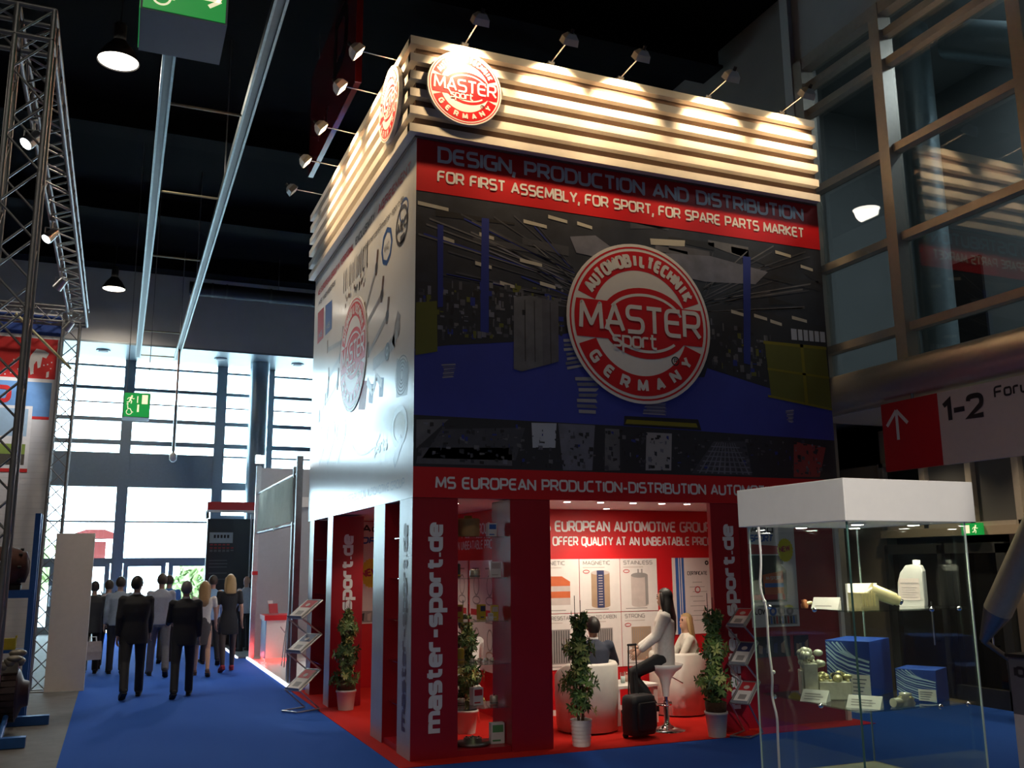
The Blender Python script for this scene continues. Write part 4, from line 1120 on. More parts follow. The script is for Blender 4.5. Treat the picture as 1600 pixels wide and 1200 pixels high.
# white cord down the left side
cord = thing('power_cord', 'white power cord hanging down the left side of the glass showcase', 'cord', (CX, CY, 0))
pts = [(.03, .86 - .0, 2.14), (.03, .855, 1.95), (.022, .865, 1.78), (.035, .84, 1.66), (.03, .83, 1.45), (.02, .80, 1.28), (.035, .83, 1.16), (.028, .79, 1.05), (.03, .795, .92), (.03, .80, .60), (.03, .80, .02)]
fine = []
for i in range(len(pts) - 1):
    a, b = Vector(pts[max(i - 1, 0)]), Vector(pts[i]); c_, d = Vector(pts[i + 1]), Vector(pts[min(i + 2, len(pts) - 1)])
    for k in range(4):
        t_ = k / 4
        fine.append(.5 * ((2 * b) + (c_ - a) * t_ + (2 * a - 5 * b + 4 * c_ - d) * t_ * t_ + (3 * b - a - 3 * c_ + d) * t_ ** 3))
fine.append(Vector(pts[-1]))
fine = [Vector((p.x - .045, p.y - .13, p.z)) for p in fine]
MB().path(fine, .007, 8).build('cable', M_plastic_w, cord)
for z, y in ((1.30, .67), (1.70, .715)): MB().ell((-.015, y, z), .012, .012, .012, 8, 6).build('clip', M_plastic_w, cord)

def tent_card(x, y, z, w, rot, label, lines=3):
    t = thing('tent_card', label, 'sign card', (x, y, z), rot, 'white tent cards in the glass showcase')
    d, h = .05, .062
    mb = MB()
    mb.prism([(-w / 2, -d, 0), (-w / 2 + .008, 0, h), (-w / 2, d, 0)], (w - .004, 0, 0))
    mb.build('card', M_plastic_w, t)
    mb = MB(); v = Vector((0, d, h)).normalized()
    for j in range(lines):
        o = Vector((-w * .36, -d, 0)) + v * (.016 + .016 * j)
        mb.quad(o + Vector((0, -.001, .001)), o + Vector((w * (.6 + .1 * (j % 2)), -.001, .001)), o + Vector((w * (.6 + .1 * (j % 2)), -.001, .001)) + v * .005, o + Vector((0, -.001, .001)) + v * .005)
    mb.build('print', PO['grey'], t)
ZT, ZM = 1.6692, 1.1542
tent_card(CX + .14, CY + .36, ZT, .15, -.92, 'bright white tent card on the upper shelf of the showcase', 1)
tent_card(CX + .12, CY + .48, ZM, .15, -.98, 'white tent card on the middle shelf beside the tall metal casting')
tent_card(CX + .20, CY + .18, ZM, .18, -.95, 'white tent card on the middle shelf in front of the large blue box')

M_oil = mat('silver_plastic', (.55, .56, .54), .35, .2, noise=.04)
oc = thing('oil_bottle', 'silver oil bottle with a pinkish label on the upper showcase shelf', 'bottle', (CX + .76, CY + .33, ZT), -1.0)
prof = [(-.075, 0), (.072, 0), (.075, .03), (.075, .20), (.062, .235), (.02, .24), (-.02, .235), (-.055, .19), (-.073, .13), (-.078, .03)]
mb = MB(); mb.loft([[Vector((x * s_, dy, z)) for x, z in prof] for dy, s_ in ((-.045, .92), (-.035, 1), (.035, 1), (.045, .92))], smooth=False)
mb.build('body', M_oil, oc, .006)
MB().box(-.062, .050, -.0475, -.0455, .035, .16).build('label', PO['pale'], oc)
mb = MB().box(-.055, .045, -.0485, -.0478, .13, .135)
for j in range(5): mb.box(-.05, .035 - .01 * (j % 2), -.0485, -.0478, .05 + j * .014, .053 + j * .014)
mb.build('label_print', PO['grey'], oc)
MB().lathe([(.022, .238), (.022, .265), (0, .265)], (.035, 0, 0), 16).build('cap', M_oil, oc)

# steering pump unit with yellow sleeve
M_cast = mat('cast_metal', (.58, .56, .47), .42, .6, noise=.14, nscale=30, bump=.2)
M_brass = mat('yellow_metal', (.62, .56, .30), .35, .6, noise=.1, nscale=20)
pu = thing('steering_pump', 'yellowish pump unit with round sleeve and pleated block on the upper showcase shelf', 'pump', (CX + .40, CY + .30, ZT))
MB().box(-.10, .12, .06, .075, .0, .135).build('card_backing', M_plastic_w, pu)
mb = MB().box(-.10, .03, -.04, .06, 0, .085)
for j in range(6): mb.box(-.10 + j * .02, -.092 + j * .02, -.046, -.04, .01, .08)
mb.build('block', M_brass, pu)
MB().tube((.01, 0, .10), (.13, -.06, .045), .042, 20, .036).tube((.13, -.06, .045), (.150, -.07, .036), .028, 16).build('sleeve', M_brass, pu)
MB().tube((.15, -.07, .036), (.165, -.077, .029), .018, 14).build('end_cap', M_chrome, pu)
mb = MB()
for a in (.0, .25, .5, .75): mb.tube((-.02 + a * .05, .0, .085), (.02 + a * .06, -.03, .115 - a * .02), .012, 8)
mb.build('pipes', M_cast, pu)
pg = thing('small_filter', 'small reddish brass fitting beside the bright tent card on the upper shelf', 'fitting', (CX + .06, CY + .45, ZT))
MB().lathe([(.018, 0), (.022, .02), (.014, .03), (.018, .045), (0, .05)], n=14).build('body', mat('copper_fitting', (.55, .22, .10), .35, .8), pg)
MB().tube((0, 0, .025), (.05, 0, .03), .010, 8).build('stub', M_brass, pg)

# tall casting
en = thing('engine_casting', 'tall pale metal engine casting with bolts on the middle showcase shelf', 'engine part', (CX + .22, CY + .55, ZM), -.5)
rr = random.Random(11)
mb = MB().box(-.10, -.02, -.06, .06, 0, .20).box(-.02, .16, -.07, .07, 0, .10)
mb.box(-.115, -.10, -.05, .05, .02, .16)
mb.build('body', M_cast, en, .006)
mb = MB()
for i in range(15): mb.ell((rr.uniform(-.11, .01), rr.uniform(-.06, .06), .21 + rr.uniform(-.02, .05)), rr.uniform(.015, .035), rr.uniform(.015, .03), rr.uniform(.015, .035), 10, 6)
mb.build('top_lugs', M_cast, en)
mb = MB()
for i in range(14): mb.ell((rr.uniform(-.01, .16), rr.uniform(-.07, .06), .105 + rr.uniform(0, .03)), rr.uniform(.015, .03), rr.uniform(.015, .03), rr.uniform(.012, .03), 10, 6)
mb.build('lower_lugs', M_brass, en)
MB().lathe([(.028, .11), (.03, .13), (.022, .145), (0, .147)], (.09, -.02, 0), 16).build('filler_cap', M_black, en)
for x in (-.005, .045, .10, .145): MB().lathe([(.010, 0), (.010, .012), (0, .013)], (x, -.055, .10), 8).build('bolt', M_brass, en)

def blue_box(x, y, z, w, d, h, rot, label):
    t = thing('carton', label, 'box', (x, y, z), rot, 'blue cartons in the glass showcase')
    MB().box(-w / 2, w / 2, -d / 2, d / 2, 0, h).build('carton_body', mat('carton_blue', (.012, .055, .33), .35, noise=.05), t, .002)
    mb = MB(); x0 = -w / 2
    for j in range(13):
        zt = h * (.97 - .075 * j) if j < 9 else h * .97; xs_ = x0 + .004 if j < 9 else x0 + w * (.06 + .10 * (j - 9))
        run = x0 + w * .99 - xs_
        p_ = [(xs_, zt), (xs_ + run * .22, zt - h * .16), (xs_ + run * .5, zt - h * .26), (xs_ + run * .98, zt - h * .34)]
        p_ = [(a_, b__) for a_, b__ in p_ if b__ > h * .03]
        if len(p_) < 2: continue
        for q in ribbon([Vector(k) for k in p_], h * (.012 + .014 * (j % 3))): mb.poly([(p.x, -d / 2 - .001 - .0002 * (j % 3), p.y) for p in q])
    mb.build('streak_print', PO['pale'] if False else mat('carton_streaks', (.45, .62, .80), .4, noise=0), t)
    MB().box(w * .04, w * .47, -d / 2 - .003, -d / 2 - .0018, h * .05, h * .40).build('label', M_plastic_w, t)
    mb = MB()
    for j in range(4): mb.box(w * .08, w * (.30 + .03 * j), -d / 2 - .0042, -d / 2 - .0034, h * (.10 + .07 * j), h * (.115 + .07 * j))
    mb.build('label_print', PO['navy'], t)
blue_box(CX + .58, CY + .62, ZM, .26, .36, .315, -1.08, 'large blue carton with pale streaks on the middle showcase shelf')
blue_box(CX + .70, CY + .26, ZM, .22, .22, .175, -1.08, 'small blue carton with pale streaks and a white label on the middle showcase shelf')
sm = thing('thermostat_housing', 'small silvery metal housing in front of the small blue carton', 'engine part', (CX + .44, CY + .13, ZM))
MB().lathe([(.045, 0), (.05, .015), (.042, .03), (.046, .04), (.03, .055), (.034, .066), (0, .07)], n=20).build('body', M_cast, sm)
MB().tube((-.03, 0, .02), (-.10, -.01, .022), .024, 14).build('spout', M_cast, sm)
for a in range(4): MB().lathe([(.008, .04), (.008, .052), (0, .053)], (.036 * math.cos(a * 1.57), .036 * math.sin(a * 1.57), 0), 8).build('bolt', M_brass, sm)

# ------------------------------------------------------------------ plants
M_leaf = [mat('leaf_dark', (.05, .115, .028), .45, noise=.15, nscale=9), mat('leaf_mid', (.14, .24, .06), .45, noise=.15, nscale=9), mat('leaf_pale', (.48, .54, .18), .5, noise=.15, nscale=9)]
M_potw = mat('white_pot', (.72, .68, .65), .4, noise=.03)
M_soil = mat('soil_brown', (.10, .05, .025), .95, noise=.2, nscale=40, bump=.5)
def plant(x, y, h, r, label, seed, pot_h=.26, pot_r=.13, ribbed=False):
    t = thing('potted_tree', label, 'plant', (x, y, .006), 0, 'potted schefflera plants around the stand')
    rnd = random.Random(seed)
    prof = [(pot_r * .78, 0), (pot_r, pot_h - .03), (pot_r * 1.06, pot_h - .028), (pot_r * 1.06, pot_h), (pot_r * .94, pot_h), (pot_r * .92, pot_h - .04)]
    if ribbed:
        prof = [(pot_r * .82, 0)]
        for i in range(7):
            z = pot_h * i / 7; q = pot_r * (.82 + .20 * i / 7)
            prof += [(q, z + .005), (q + .007, z + pot_h / 14), (q + .002, z + pot_h / 7 - .003)]
        prof += [(pot_r * 1.05, pot_h), (pot_r * .94, pot_h), (pot_r * .92, pot_h - .04)]
    MB().lathe(prof, n=28).build('pot', M_potw, t)
    MB().lathe([(0, pot_h - .025), (pot_r * .93, pot_h - .03)], n=20).build('soil', M_soil, t)
    if not ribbed: MB().lathe([(pot_r * .93, pot_h + .10), (pot_r * .98, pot_h + .10), (pot_r * .90, pot_h - .02), (pot_r * .86, pot_h - .02)][::-1], n=20).build('nursery_pot', M_soil, t)
    mb = MB(); tops = []
    for i in range(3):
        a = i * 2.1 + rnd.random(); p0 = Vector((.03 * math.cos(a), .03 * math.sin(a), pot_h - .03)); pts = [p0]
        for k in range(1, 5): pts.append(p0 + Vector((rnd.uniform(-.03, .03), rnd.uniform(-.03, .03), (h - pot_h) * .9 * k / 4)))
        for k in range(4): mb.tube(pts[k], pts[k + 1], .012 - .002 * k, 6, .010 - .002 * k)
    mb.build('stem', M_soil, t)
    mb = MB()
    for i in range(2): mb.tube((.02 - .05 * i, .02, pot_h), (.03 - .07 * i, .02, h * 1.12 + .05 * i), .004, 5)
    mb.build('stake', M_black, t)
    mb = MB()
    N = 230
    for i in range(N):
        f = (i + rnd.random()) / N
        z = pot_h + .10 + (h - pot_h - .10) * f
        rad = r * (1 - .66 * f ** 1.5) * (.62 + .38 * math.sin(f * 17 + seed)) * math.sqrt(rnd.uniform(.12, 1))
        a = rnd.uniform(0, 2 * PI)
        c = Vector((rad * math.cos(a), rad * math.sin(a), z))
        out = Vector((math.cos(a), math.sin(a), rnd.uniform(-.1, .5))).normalized()
        mi = rnd.choices((0, 1, 2), (5, 4, 2))[0]
        nl = rnd.randint(5, 7); side = out.cross(Vector((0, 0, 1))).normalized(); up = side.cross(out).normalized()
        for k in range(nl):
            b = 2 * PI * k / nl + rnd.uniform(-.2, .2)
            d = (side * math.cos(b) + up * math.sin(b)) * .9 + out * rnd.uniform(.0, .5) - Vector((0, 0, rnd.uniform(.15, .55)))
            d.normalize(); L = rnd.uniform(.055, .095); wv = d.cross(out).normalized() * L * .19
            nrm = wv.cross(d).normalized() * L * .05
            mid = c + d * L * .5
            mb.add([c, mid + wv + nrm, c + d * L - nrm, mid - wv + nrm, mid - nrm * .6], [(0, 1, 4), (1, 2, 4), (0, 4, 3), (4, 2, 3)], mi)
    mb.build('foliage', M_leaf, t)
    return t
plant(.18, 3.66, 1.30, .24, 'bushy potted tree in front of the rear red display tower', 1)
plant(1.06, 1.27, 1.30, .24, 'potted tree seen through the glass shelves of the corner tower', 2)
plant(1.92, .02, 1.36, .265, 'potted tree in a ribbed white pot right of the corner tower', 3, .27, .115, True)
plant(3.54, -.15, 1.36, .26, 'potted tree beside the right red pillar near the brochure rack', 4, .27, .125)

# ------------------------------------------------------------------ brochure racks (folding zigzag, in the x-z plane, facing -x)
def brochure_rack(x, y, depth, zs, label, seed, rot=.55):
    t = thing('brochure_rack', label, 'brochure rack', (x, y, .006), rot)
    w = .36
    zz = []
    for i, z in enumerate(zs): zz.append((0 if i % 2 else w, z))
    pts = [(-.02, .02)] 
    mb = MB()
    for yy in (-depth / 2, depth / 2):
        line = [(w * .98, .02)] + [(0 if i % 2 == 0 else w, z) for i, z in enumerate(zs)]
        for a, b in zip(line[:-1], line[1:]): mb.tube((a[0], yy, a[1]), (b[0], yy, b[1]), .011, 8)
        mb.tube((-.04, yy, .012), (w, yy, .012), .011, 8)
    for i, z in enumerate(zs): mb.tube((0 if i % 2 == 0 else w, -depth / 2, z), (0 if i % 2 == 0 else w, depth / 2, z), .009, 8)
    mb.tube((-.04, -depth / 2, .012), (-.04, depth / 2, .012), .011, 8)
    mb.build('frame', M_alu, t)
    k = 0; items = []
    for i in range(0, len(zs) - 1, 2):
        a = Vector((0, 0, zs[i])); b = Vector((w, 0, zs[i + 1])); d = (b - a).normalized(); n_ = Vector((-d.z, 0, d.x))
        L = (b - a).length; y0, y1 = -depth / 2 + .012, depth / 2 - .012
        mb = MB(); q = [a + Vector((0, y0, 0)), a + Vector((0, y1, 0)), b + Vector((0, y1, 0)), b + Vector((0, y0, 0))]
        mb.prism(q, n_ * .004); mb.prism([q[0], q[1], q[1] + n_ * .04, q[0] + n_ * .04], d * .004)
        mb.build('tray', mat('smoky_acrylic', (.30, .31, .33), .15, noise=.02), t)
        items.append((a, d, n_, L))
    # brochures lie in the trays: things of their own
    rnd = random.Random(seed)
    for i, (a, d, n_, L) in enumerate(items):
        b_ = thing('brochure', 'printed brochure in the %s tray of the %s' % (['lowest', 'middle', 'top'][i + 3 - len(items)], label.split(' standing')[0]), 'brochure', (x, y, .006), rot)
        o = a + d * .02 + n_ * .008; hw = depth * .36
        for j in range(1):
            q = [o + Vector((0, -hw, 0)), o + Vector((0, hw, 0)), o + d * (L * .86) + Vector((0, hw, 0)), o + d * (L * .86) + Vector((0, -hw, 0))]
            MB().prism(q, n_ * .012).build('pages', M_poster, b_)
            mb = MB(); nn = n_ * .0135
            P = lambda u_, v_: o + d * (L * .86 * u_) + Vector((0, hw * v_, 0)) + nn
            mb.quad(P(.55, -1), P(.55, 1), P(1, 1), P(1, -1), 0 if i != 1 else 2); mb.quad(P(.1, -.6), P(.1, .5), P(.35, .5), P(.35, -.6), 1)
            disc(mb, P(.72, 0), d, (0, 1, 0), .035, .035, 3, .001 , 14)
            mb.build('cover_print', [PO['red'], PO['grey'], PO['navy'], PO['pale']], b_)
    return t
brochure_rack(-.53, 3.75, .30, (.28, .52, .77, .99, 1.22, 1.45), 'zigzag silver brochure rack standing at the left edge of the red carpet', 4)
brochure_rack(3.74, -.32, .22, (.36, .56, .78, 1.0, 1.2, 1.38), 'zigzag acrylic brochure rack standing by the right red pillar', 6)

# ------------------------------------------------------------------ goods on the corner tower shelves
def carton(x, y, z, w, d, h, m1, m2, label, rot=0):
    t = thing('product_carton', label, 'box', (x, y, z), rot, 'small product cartons on the corner tower shelves')
    MB().box(-w / 2, w / 2, -d / 2, d / 2, 0, h).build('carton_body', m1, t, .002)
    mb = MB().box(-w * .4, w * .4, -d / 2 - .002, -d / 2 - .0005, h * .55, h * .9); mb.box(-w * .4, w * .2, -d / 2 - .002, -d / 2 - .0005, h * .12, h * .2)
    mb.build('print', m2, t)
M_tan = mat('kraft_tan', (.50, .33, .13), .6, noise=.1); M_yel = mat('carton_yellow', (.60, .44, .04), .5, noise=.06); M_cw = mat('carton_white', (.72, .70, .70), .5, noise=.04)
SZ = [.445 + .012, .885 + .012, 1.325 + .012, 1.775 + .012, 2.215 + .012]
def can(x, y, z, r, h, m, label, top=None):
    t = thing('filter_can', label, 'filter', (x, y, z), 0, 'round filters on the corner tower shelves')
    MB().lathe([(r * .94, 0), (r, .01), (r, h * .86), (r * .8, h * .95), (0, h * .96)], n=20).build('body', m, t)
    MB().lathe([(r * 1.04, h * .1), (r * 1.04, h * .22)], n=20).build('band', top or M_red_print, t)
    MB().lathe([(r * .3, h * .95), (r * .3, h * 1.06), (0, h * 1.06)], n=12).build('neck', M_chrome, t)
tb = thing('pleated_filter', 'large tan pleated filter roll on the top shelf of the corner tower', 'filter', (.78, .45, SZ[4]))
MB().lathe([(.12, 0), (.13, .015), (.13, .19), (.12, .205), (0, .21)], n=36, smooth=False).build('pleats', M_tan, tb)
MB().lathe([(.05, .205), (.045, .235), (0, .235)], n=16).build('end_disc', M_yel, tb)
carton(.58, .50, SZ[4], .07, .10, .17, M_cw, PO['blue'], 'narrow white carton left of the tan filter on the top shelf')
carton(1.00, .30, SZ[4], .10, .08, .15, M_cw, PO['blue'], 'blue and white carton at the right end of the top shelf')
can(.62, .40, SZ[3], .05, .16, mat('can_green', (.05, .12, .08), .4), 'dark green filter can with a yellow band on the fourth shelf', M_yel)
can(.86, .45, SZ[3], .06, .09, M_cast, 'short grey metal filter on the fourth shelf', M_alu_dark)
carton(1.02, .25, SZ[3], .12, .06, .17, M_plastic_w, PO['pale'], 'bright white carton at the right end of the fourth shelf')
carton(.64, .42, SZ[2], .11, .09, .16, M_yel, PO['red'], 'yellow carton at the left of the third shelf')
carton(.90, .36, SZ[2], .075, .07, .16, M_yel, PO['navy'], 'yellow carton in the middle of the third shelf', .2)
carton(1.03, .30, SZ[2], .075, .07, .15, M_yel, PO['pale'], 'yellow carton at the right of the third shelf', -.1)
carton(.965, .25, SZ[2], .05, .05, .07, M_cw, PO['pale'], 'tiny white carton between the yellow cartons on the third shelf')
can(.66, .40, SZ[1], .055, .15, M_yel, 'pale yellow filter can on the second shelf', M_tan)
for i, x in enumerate((.78, .86, .94, 1.01)):
    t = thing('metal_fitting', ['silver fitting on the second shelf beside the yellow can', 'second silver fitting along the second shelf', 'third silver fitting along the second shelf', 'silver fitting at the right end of the second shelf'][i], 'fitting', (x, .32, SZ[1]), .4 * i, 'metal fittings on the second tower shelf')
    MB().lathe([(.025, 0), (.03, .01), (.018, .02), (.02, .035), (0, .04)], n=12).build('body', M_cast, t); MB().tube((0, 0, .015), (.045, 0, .018), .01, 8).build('stub', M_cast, t)
carton(.82, .30, SZ[0], .12, .09, .18, M_cw, PO['red'], 'white and blue carton on the lowest glass shelf', .15)
can(.70, .45, SZ[0], .04, .06, M_cast, 'small black and silver fitting left of the carton on the lowest shelf', M_black)
can(1.02, .30, SZ[0], .045, .09, M_cast, 'small silver sensor at the right end of the lowest shelf', M_alu_dark)
carton(1.02, .22, .068, .15, .08, .21, M_cw, mat('carton_green', (.10, .30, .12), .5), 'white carton with green print on the tower base', -.05)
bd = thing('brake_disc', 'dark metal brake disc with raised hub on the tower base', 'brake disc', (.76, .25, .068))
MB().lathe([(.17, 0), (.18, .005), (.18, .03), (.10, .032), (.095, .07), (.04, .07), (.035, .05), (0, .05)], n=32).build('disc', mat('disc_iron', (.20, .19, .18), .35, .8, noise=.1), bd)
for a in range(5): MB().lathe([(.010, .07), (.010, .082), (0, .083)], (.068 * math.cos(a * 1.256), .068 * math.sin(a * 1.256), 0), 8).build('bolt', M_chrome, bd)
can(.26, 1.30, SZ[0], .045, .09, M_cast, 'small silver part on the lowest shelf, seen through the left opening of the tower', M_black)

# ------------------------------------------------------------------ seating
def tub_chair(x, y, rot, label):
    t = thing('tub_chair', label, 'armchair', (x, y, .006), rot, 'white tub chairs on the red carpet')
    # shell open towards +y
    mb = MB(); n = 30; rings = []
    for i in range(n + 1):
        a = math.radians(128) + (math.radians(412) - math.radians(128)) * i / n
        c, s = math.cos(a), math.sin(a)
        top = .78 - .16 * max(0, (abs(i / n - .5) - .30) / .20)
        rings.append([Vector((r * c, r * s, z)) for r, z in ((.355, .02), (.375, .40), (.375, top - .03), (.355, top), (.315, top), (.295, top - .03), (.29, .30), (.29, .02))])
    mb.loft(rings)
    mb.build('shell', M_tub, t)
    MB().lathe([(.0, .03), (.28, .03), (.285, .36), (.26, .42), (0, .43)], n=26).build('seat_cushion', M_tub, t)
    for a in range(4): MB().lathe([(.02, 0), (.02, .03)], (.22 * math.cos(a * 1.57 + .8), .22 * math.sin(a * 1.57 + .8), -.0), 10).build('foot', M_black, t)
    return t
tub_chair(2.40, .82, .35, 'white tub chair with its back to the aisle, behind the ribbed pot')
tub_chair(4.05, 1.42, -1.0, 'white tub chair behind the bar stool, near the right pillar')
tt = thing('side_table', 'low white side table with glasses between the two tub chairs', 'table', (3.12, 1.20, .006), .1)
MB().box(-.32, .32, -.28, .28, .42, .46).build('tabletop', M_white, tt, .006)
for a, b in ((-1, -1), (1, -1), (1, 1), (-1, 1)): MB().box(a * .28 - .03, a * .28 + .03, b * .24 - .03, b * .24 + .03, 0, .42).build('leg', M_white, tt)
for i, (x, y) in enumerate(((2.96, 1.14), (3.06, 1.12), (3.16, 1.20), (3.00, 1.27))):
    g = thing('drinking_glass', ['water glass nearest the left edge of the white side table', 'water glass at the front of the white side table', 'glass with pinkish juice on the white side table', 'water glass at the back of the white side table'][i], 'glass', (x, y, .466), 0, 'glasses on the side table')
    MB().lathe([(.028, 0), (.034, .13), (.032, .13), (.027, .006), (0, .006)], n=18).build('tumbler', M_glass, g)
    MB().lathe([(0, .007), (.026, .007), (.030, .085), (0, .085)], n=18).build('drink', mat('juice' if i == 2 else 'water', (.60, .30, .25) if i == 2 else (.6, .66, .68), .05, noise=0), g)
bs = thing('bar_stool', 'white and chrome bar stool the dark-haired woman sits on', 'stool', (3.24, .42, .006))
MB().lathe([(.21, 0), (.21, .012), (.12, .03), (.05, .06), (.032, .09), (.032, .34)], n=32).build('base', M_chrome, bs)
MB().lathe([(.022, .34), (.022, .40)], n=16).build('gas_column', M_chrome, bs)
mb = MB().lathe([(.035, .38), (.045, .48), (.07, .58), (.13, .66), (.19, .70), (.215, .745), (.20, .75), (.15, .725), (0, .72)], n=32)
mb.build('seat', M_plastic_w, bs)
mb = MB(); pts = [(.17 * math.cos(a), .17 * math.sin(a), .30) for a in [math.radians(k) for k in range(110, 251, 14)]]
mb.path(pts, .011, 8).tube((-.03, 0, .30), (-.17, 0, .30), .009, 8).tube((0, 0, .30), (.06, 0, .30), .03, 8)
mb.build('footrest', M_chrome, bs)
MB().tube((.04, 0, .62), (.22, -.03, .52), .006, 8).build('lever', M_chrome, bs)
tc_ = thing('trolley_case', 'black trolley suitcase with raised handle beside the white tub chair', 'suitcase', (2.72, .16, .006), .25)
mb = MB(); mb.loft([ring((0, 0, z), (1, 0, 0), (0, 1, 0), .19 * k, .125 * k, 24, 4) for z, k in ((.04, .90), (.06, .98), (.12, 1.0), (.38, 1.0), (.44, .95), (.46, .80))])
mb.build('body', mat('black_nylon', (.018, .018, .022), .55, noise=.1, nscale=40, bump=.2), tc_)
mb = MB(); mb.loft([ring((0, -.125, z), (1, 0, 0), (0, 1, 0), .14 * k, .035 * k, 20, 4) for z, k in ((.10, .9), (.13, 1), (.36, 1), (.39, .85))]); mb.build('front_pocket', mat('black_nylon', (.02, .02, .02)), tc_)
for sx in (-1, 1):
    MB().tube((sx * .075, .08, .45), (sx * .055, .08, 1.0), .008, 8).build('handle_rod', M_black, tc_)
    MB().lathe([(0, -.018), (.03, -.018), (.03, .018), (0, .018)], (sx * .14, .08, .03), 14, axis='X').build('wheel', M_black, tc_)
MB().tube((-.065, .08, 1.0), (.065, .08, 1.0), .013, 8).build('handle_grip', M_black, tc_)
# information pillar cut by the right edge of the frame
ip = thing('info_pillar', 'grey information pillar with black lettering at the right edge', 'pillar', (5.10, -3.0, 0), 0)
MB().box(0, .5, -.25, .25, 0, .50).build('base', M_plastic_w, ip); MB().box(.0, .5, -.25, .25, .50, 1.02).build('panel', mat('pillar_grey', (.16, .17, .19), .5), ip)
MB().box(-.02, .52, -.27, .27, 1.02, 1.05).build('cap', M_black, ip)
mb = MB(); text(mb, 'IO', .10, (-.002, .20, .84), NY, Z1, sw=.26, sp=.2); mb.build('lettering', M_ink, ip)
# ------------------------------------------------------------------ lighting trusses on the left
def truss(p, q, label, w=.26, up=(0, 0, 1), bays=None, group='lighting trusses of the left stand'):
    t = thing('lighting_truss', label, 'truss', p, 0, group)
    d = Vector(q) - Vector(p); L = d.length; d.normalize()
    up = Vector(up); s = d.cross(up).normalized(); up = s.cross(d).normalized()
    C4 = [(s * a + up * b) * w / 2 for a, b in ((-1, -1), (1, -1), (1, 1), (-1, 1))]
    for c in C4: MB().tube(c, c + d * L, .022, 8).build('chord', M_alu_dark, t)
    mb = MB(); n = bays or max(2, int(L / (w * 1.05)))
    for f in range(4):
        a, b = C4[f], C4[(f + 1) % 4]
        for i in range(n):
            x0 = d * (L * i / n); x1 = d * (L * (i + 1) / n)
            if i % 2 == 0: mb.tube(a + x0, b + x1, .010, 6, caps=False)
            else: mb.tube(b + x0, a + x1, .010, 6, caps=False)
        for x in (0, L): mb.tube(a + d * x, b + d * x, .016, 6, caps=False)
    mb.build('lacing', M_alu_dark, t)
    return t
def corner(x, y, z, label, w=.26):
    t = thing('truss_corner', label, 'truss corner', (x, y, z), 0, 'corner blocks of the left truss')
    mb = MB(); h = w / 2
    P = [Vector((a * h, b * h, c * h)) for a in (-1, 1) for b in (-1, 1) for c in (-1, 1)]
    for i in range(8):
        for j in range(i + 1, 8):
            if abs((P[i] - P[j]).length - w) < 1e-4: mb.tube(P[i], P[j], .022, 8)
    mb.build('frame', M_alu_dark, t)
    mb = MB()
    for a in (-1, 1): mb.tube((a * h, -h, -h), (a * h, h, h), .010, 6).tube((-h, a * h, -h), (h, a * h, h), .010, 6)
    mb.build('brace', M_alu_dark, t)
TX, TY0, TY1, TZ = -3.69, -1.72, 7.62, 6.17
corner(TX, TY0, TZ, 'near corner block of the truss at the upper left')
corner(TX, TY1 + .16, TZ, 'far corner block of the truss, above the white partition')
truss((TX, TY0, 0), (TX, TY0, TZ - .14), 'near upright lattice truss at the left edge of the photo', up=(0, 1, 0))
truss((TX - .15, TY1 + .16, 0), (TX - .10, TY1 + .16, TZ - .14), 'far upright lattice truss beside the white partition', up=(0, 1, 0))
truss((TX, TY0 + .14, TZ), (TX, TY1 + .02, TZ), 'overhead lattice truss running away along the aisle')
truss((TX - .14, TY0, TZ), (-9.6, TY0, TZ), 'near overhead cross truss at the top left corner', group=None)
truss((TX - .14, TY1 + .16, TZ), (-9.6, TY1 + .16, TZ), 'far overhead cross truss above the world map banner', group=None)
def par(x, y, z, aim, label):
    t = thing('hung_spotlight', label, 'spotlight', (x, y, z), 0, 'silver spotlights under the aisle truss')
    aim = Vector(aim).normalized()
    MB().tube((0, 0, .0), (0, 0, -.10), .012, 8).box(-.03, .03, -.03, .03, -.01, .03).build('clamp', M_alu, t)
    c = Vector((0, 0, -.18))
    h = MB().tube(c - aim * .08, c + aim * .09, .05, 18, .066).build('head', M_alu, t)
    u = aim.orthogonal().normalized(); w = aim.cross(u)
    mb = MB(); mb.poly([c + aim * .092 + (u * math.cos(a * .3927) + w * math.sin(a * .3927)) * .056 for a in range(16)])
    mb.build('lens', M_cool, h)
    MB().path([(-.07, 0, -.09), (-.07, 0, -.18)], .007).path([(.07, 0, -.09), (.07, 0, -.18)], .007).tube((-.07, 0, -.09), (.07, 0, -.09), .007).build('yoke', M_alu, t)
    L = lamp('SPOT', 'spot_beam', tuple(c + aim * .15), 130, (.95, .97, 1), t, size=.07, angle=60, blend=.6)
    L.rotation_euler = aim.to_track_quat('-Z', 'Y').to_euler()
for y, l in ((-.35, 'first silver spotlight under the aisle truss, nearest the camera'), (2.4, 'second silver spotlight under the aisle truss'), (4.5, 'third silver spotlight under the aisle truss'), (7.0, 'last silver spotlight under the aisle truss, by the far corner')):
    par(TX - .10, y, TZ - .165, (-.55, -.35, -.75) if y < 3 else (-.55, .42, -.72), l)
# diagonal strut
tag(MB().tube((-4.6, 7.2, 6.0), (-3.75, 7.75, 5.25), .025, 8).build('truss_brace', M_brass), 'thin diagonal brass-coloured tube in front of the map banner', 'tube')

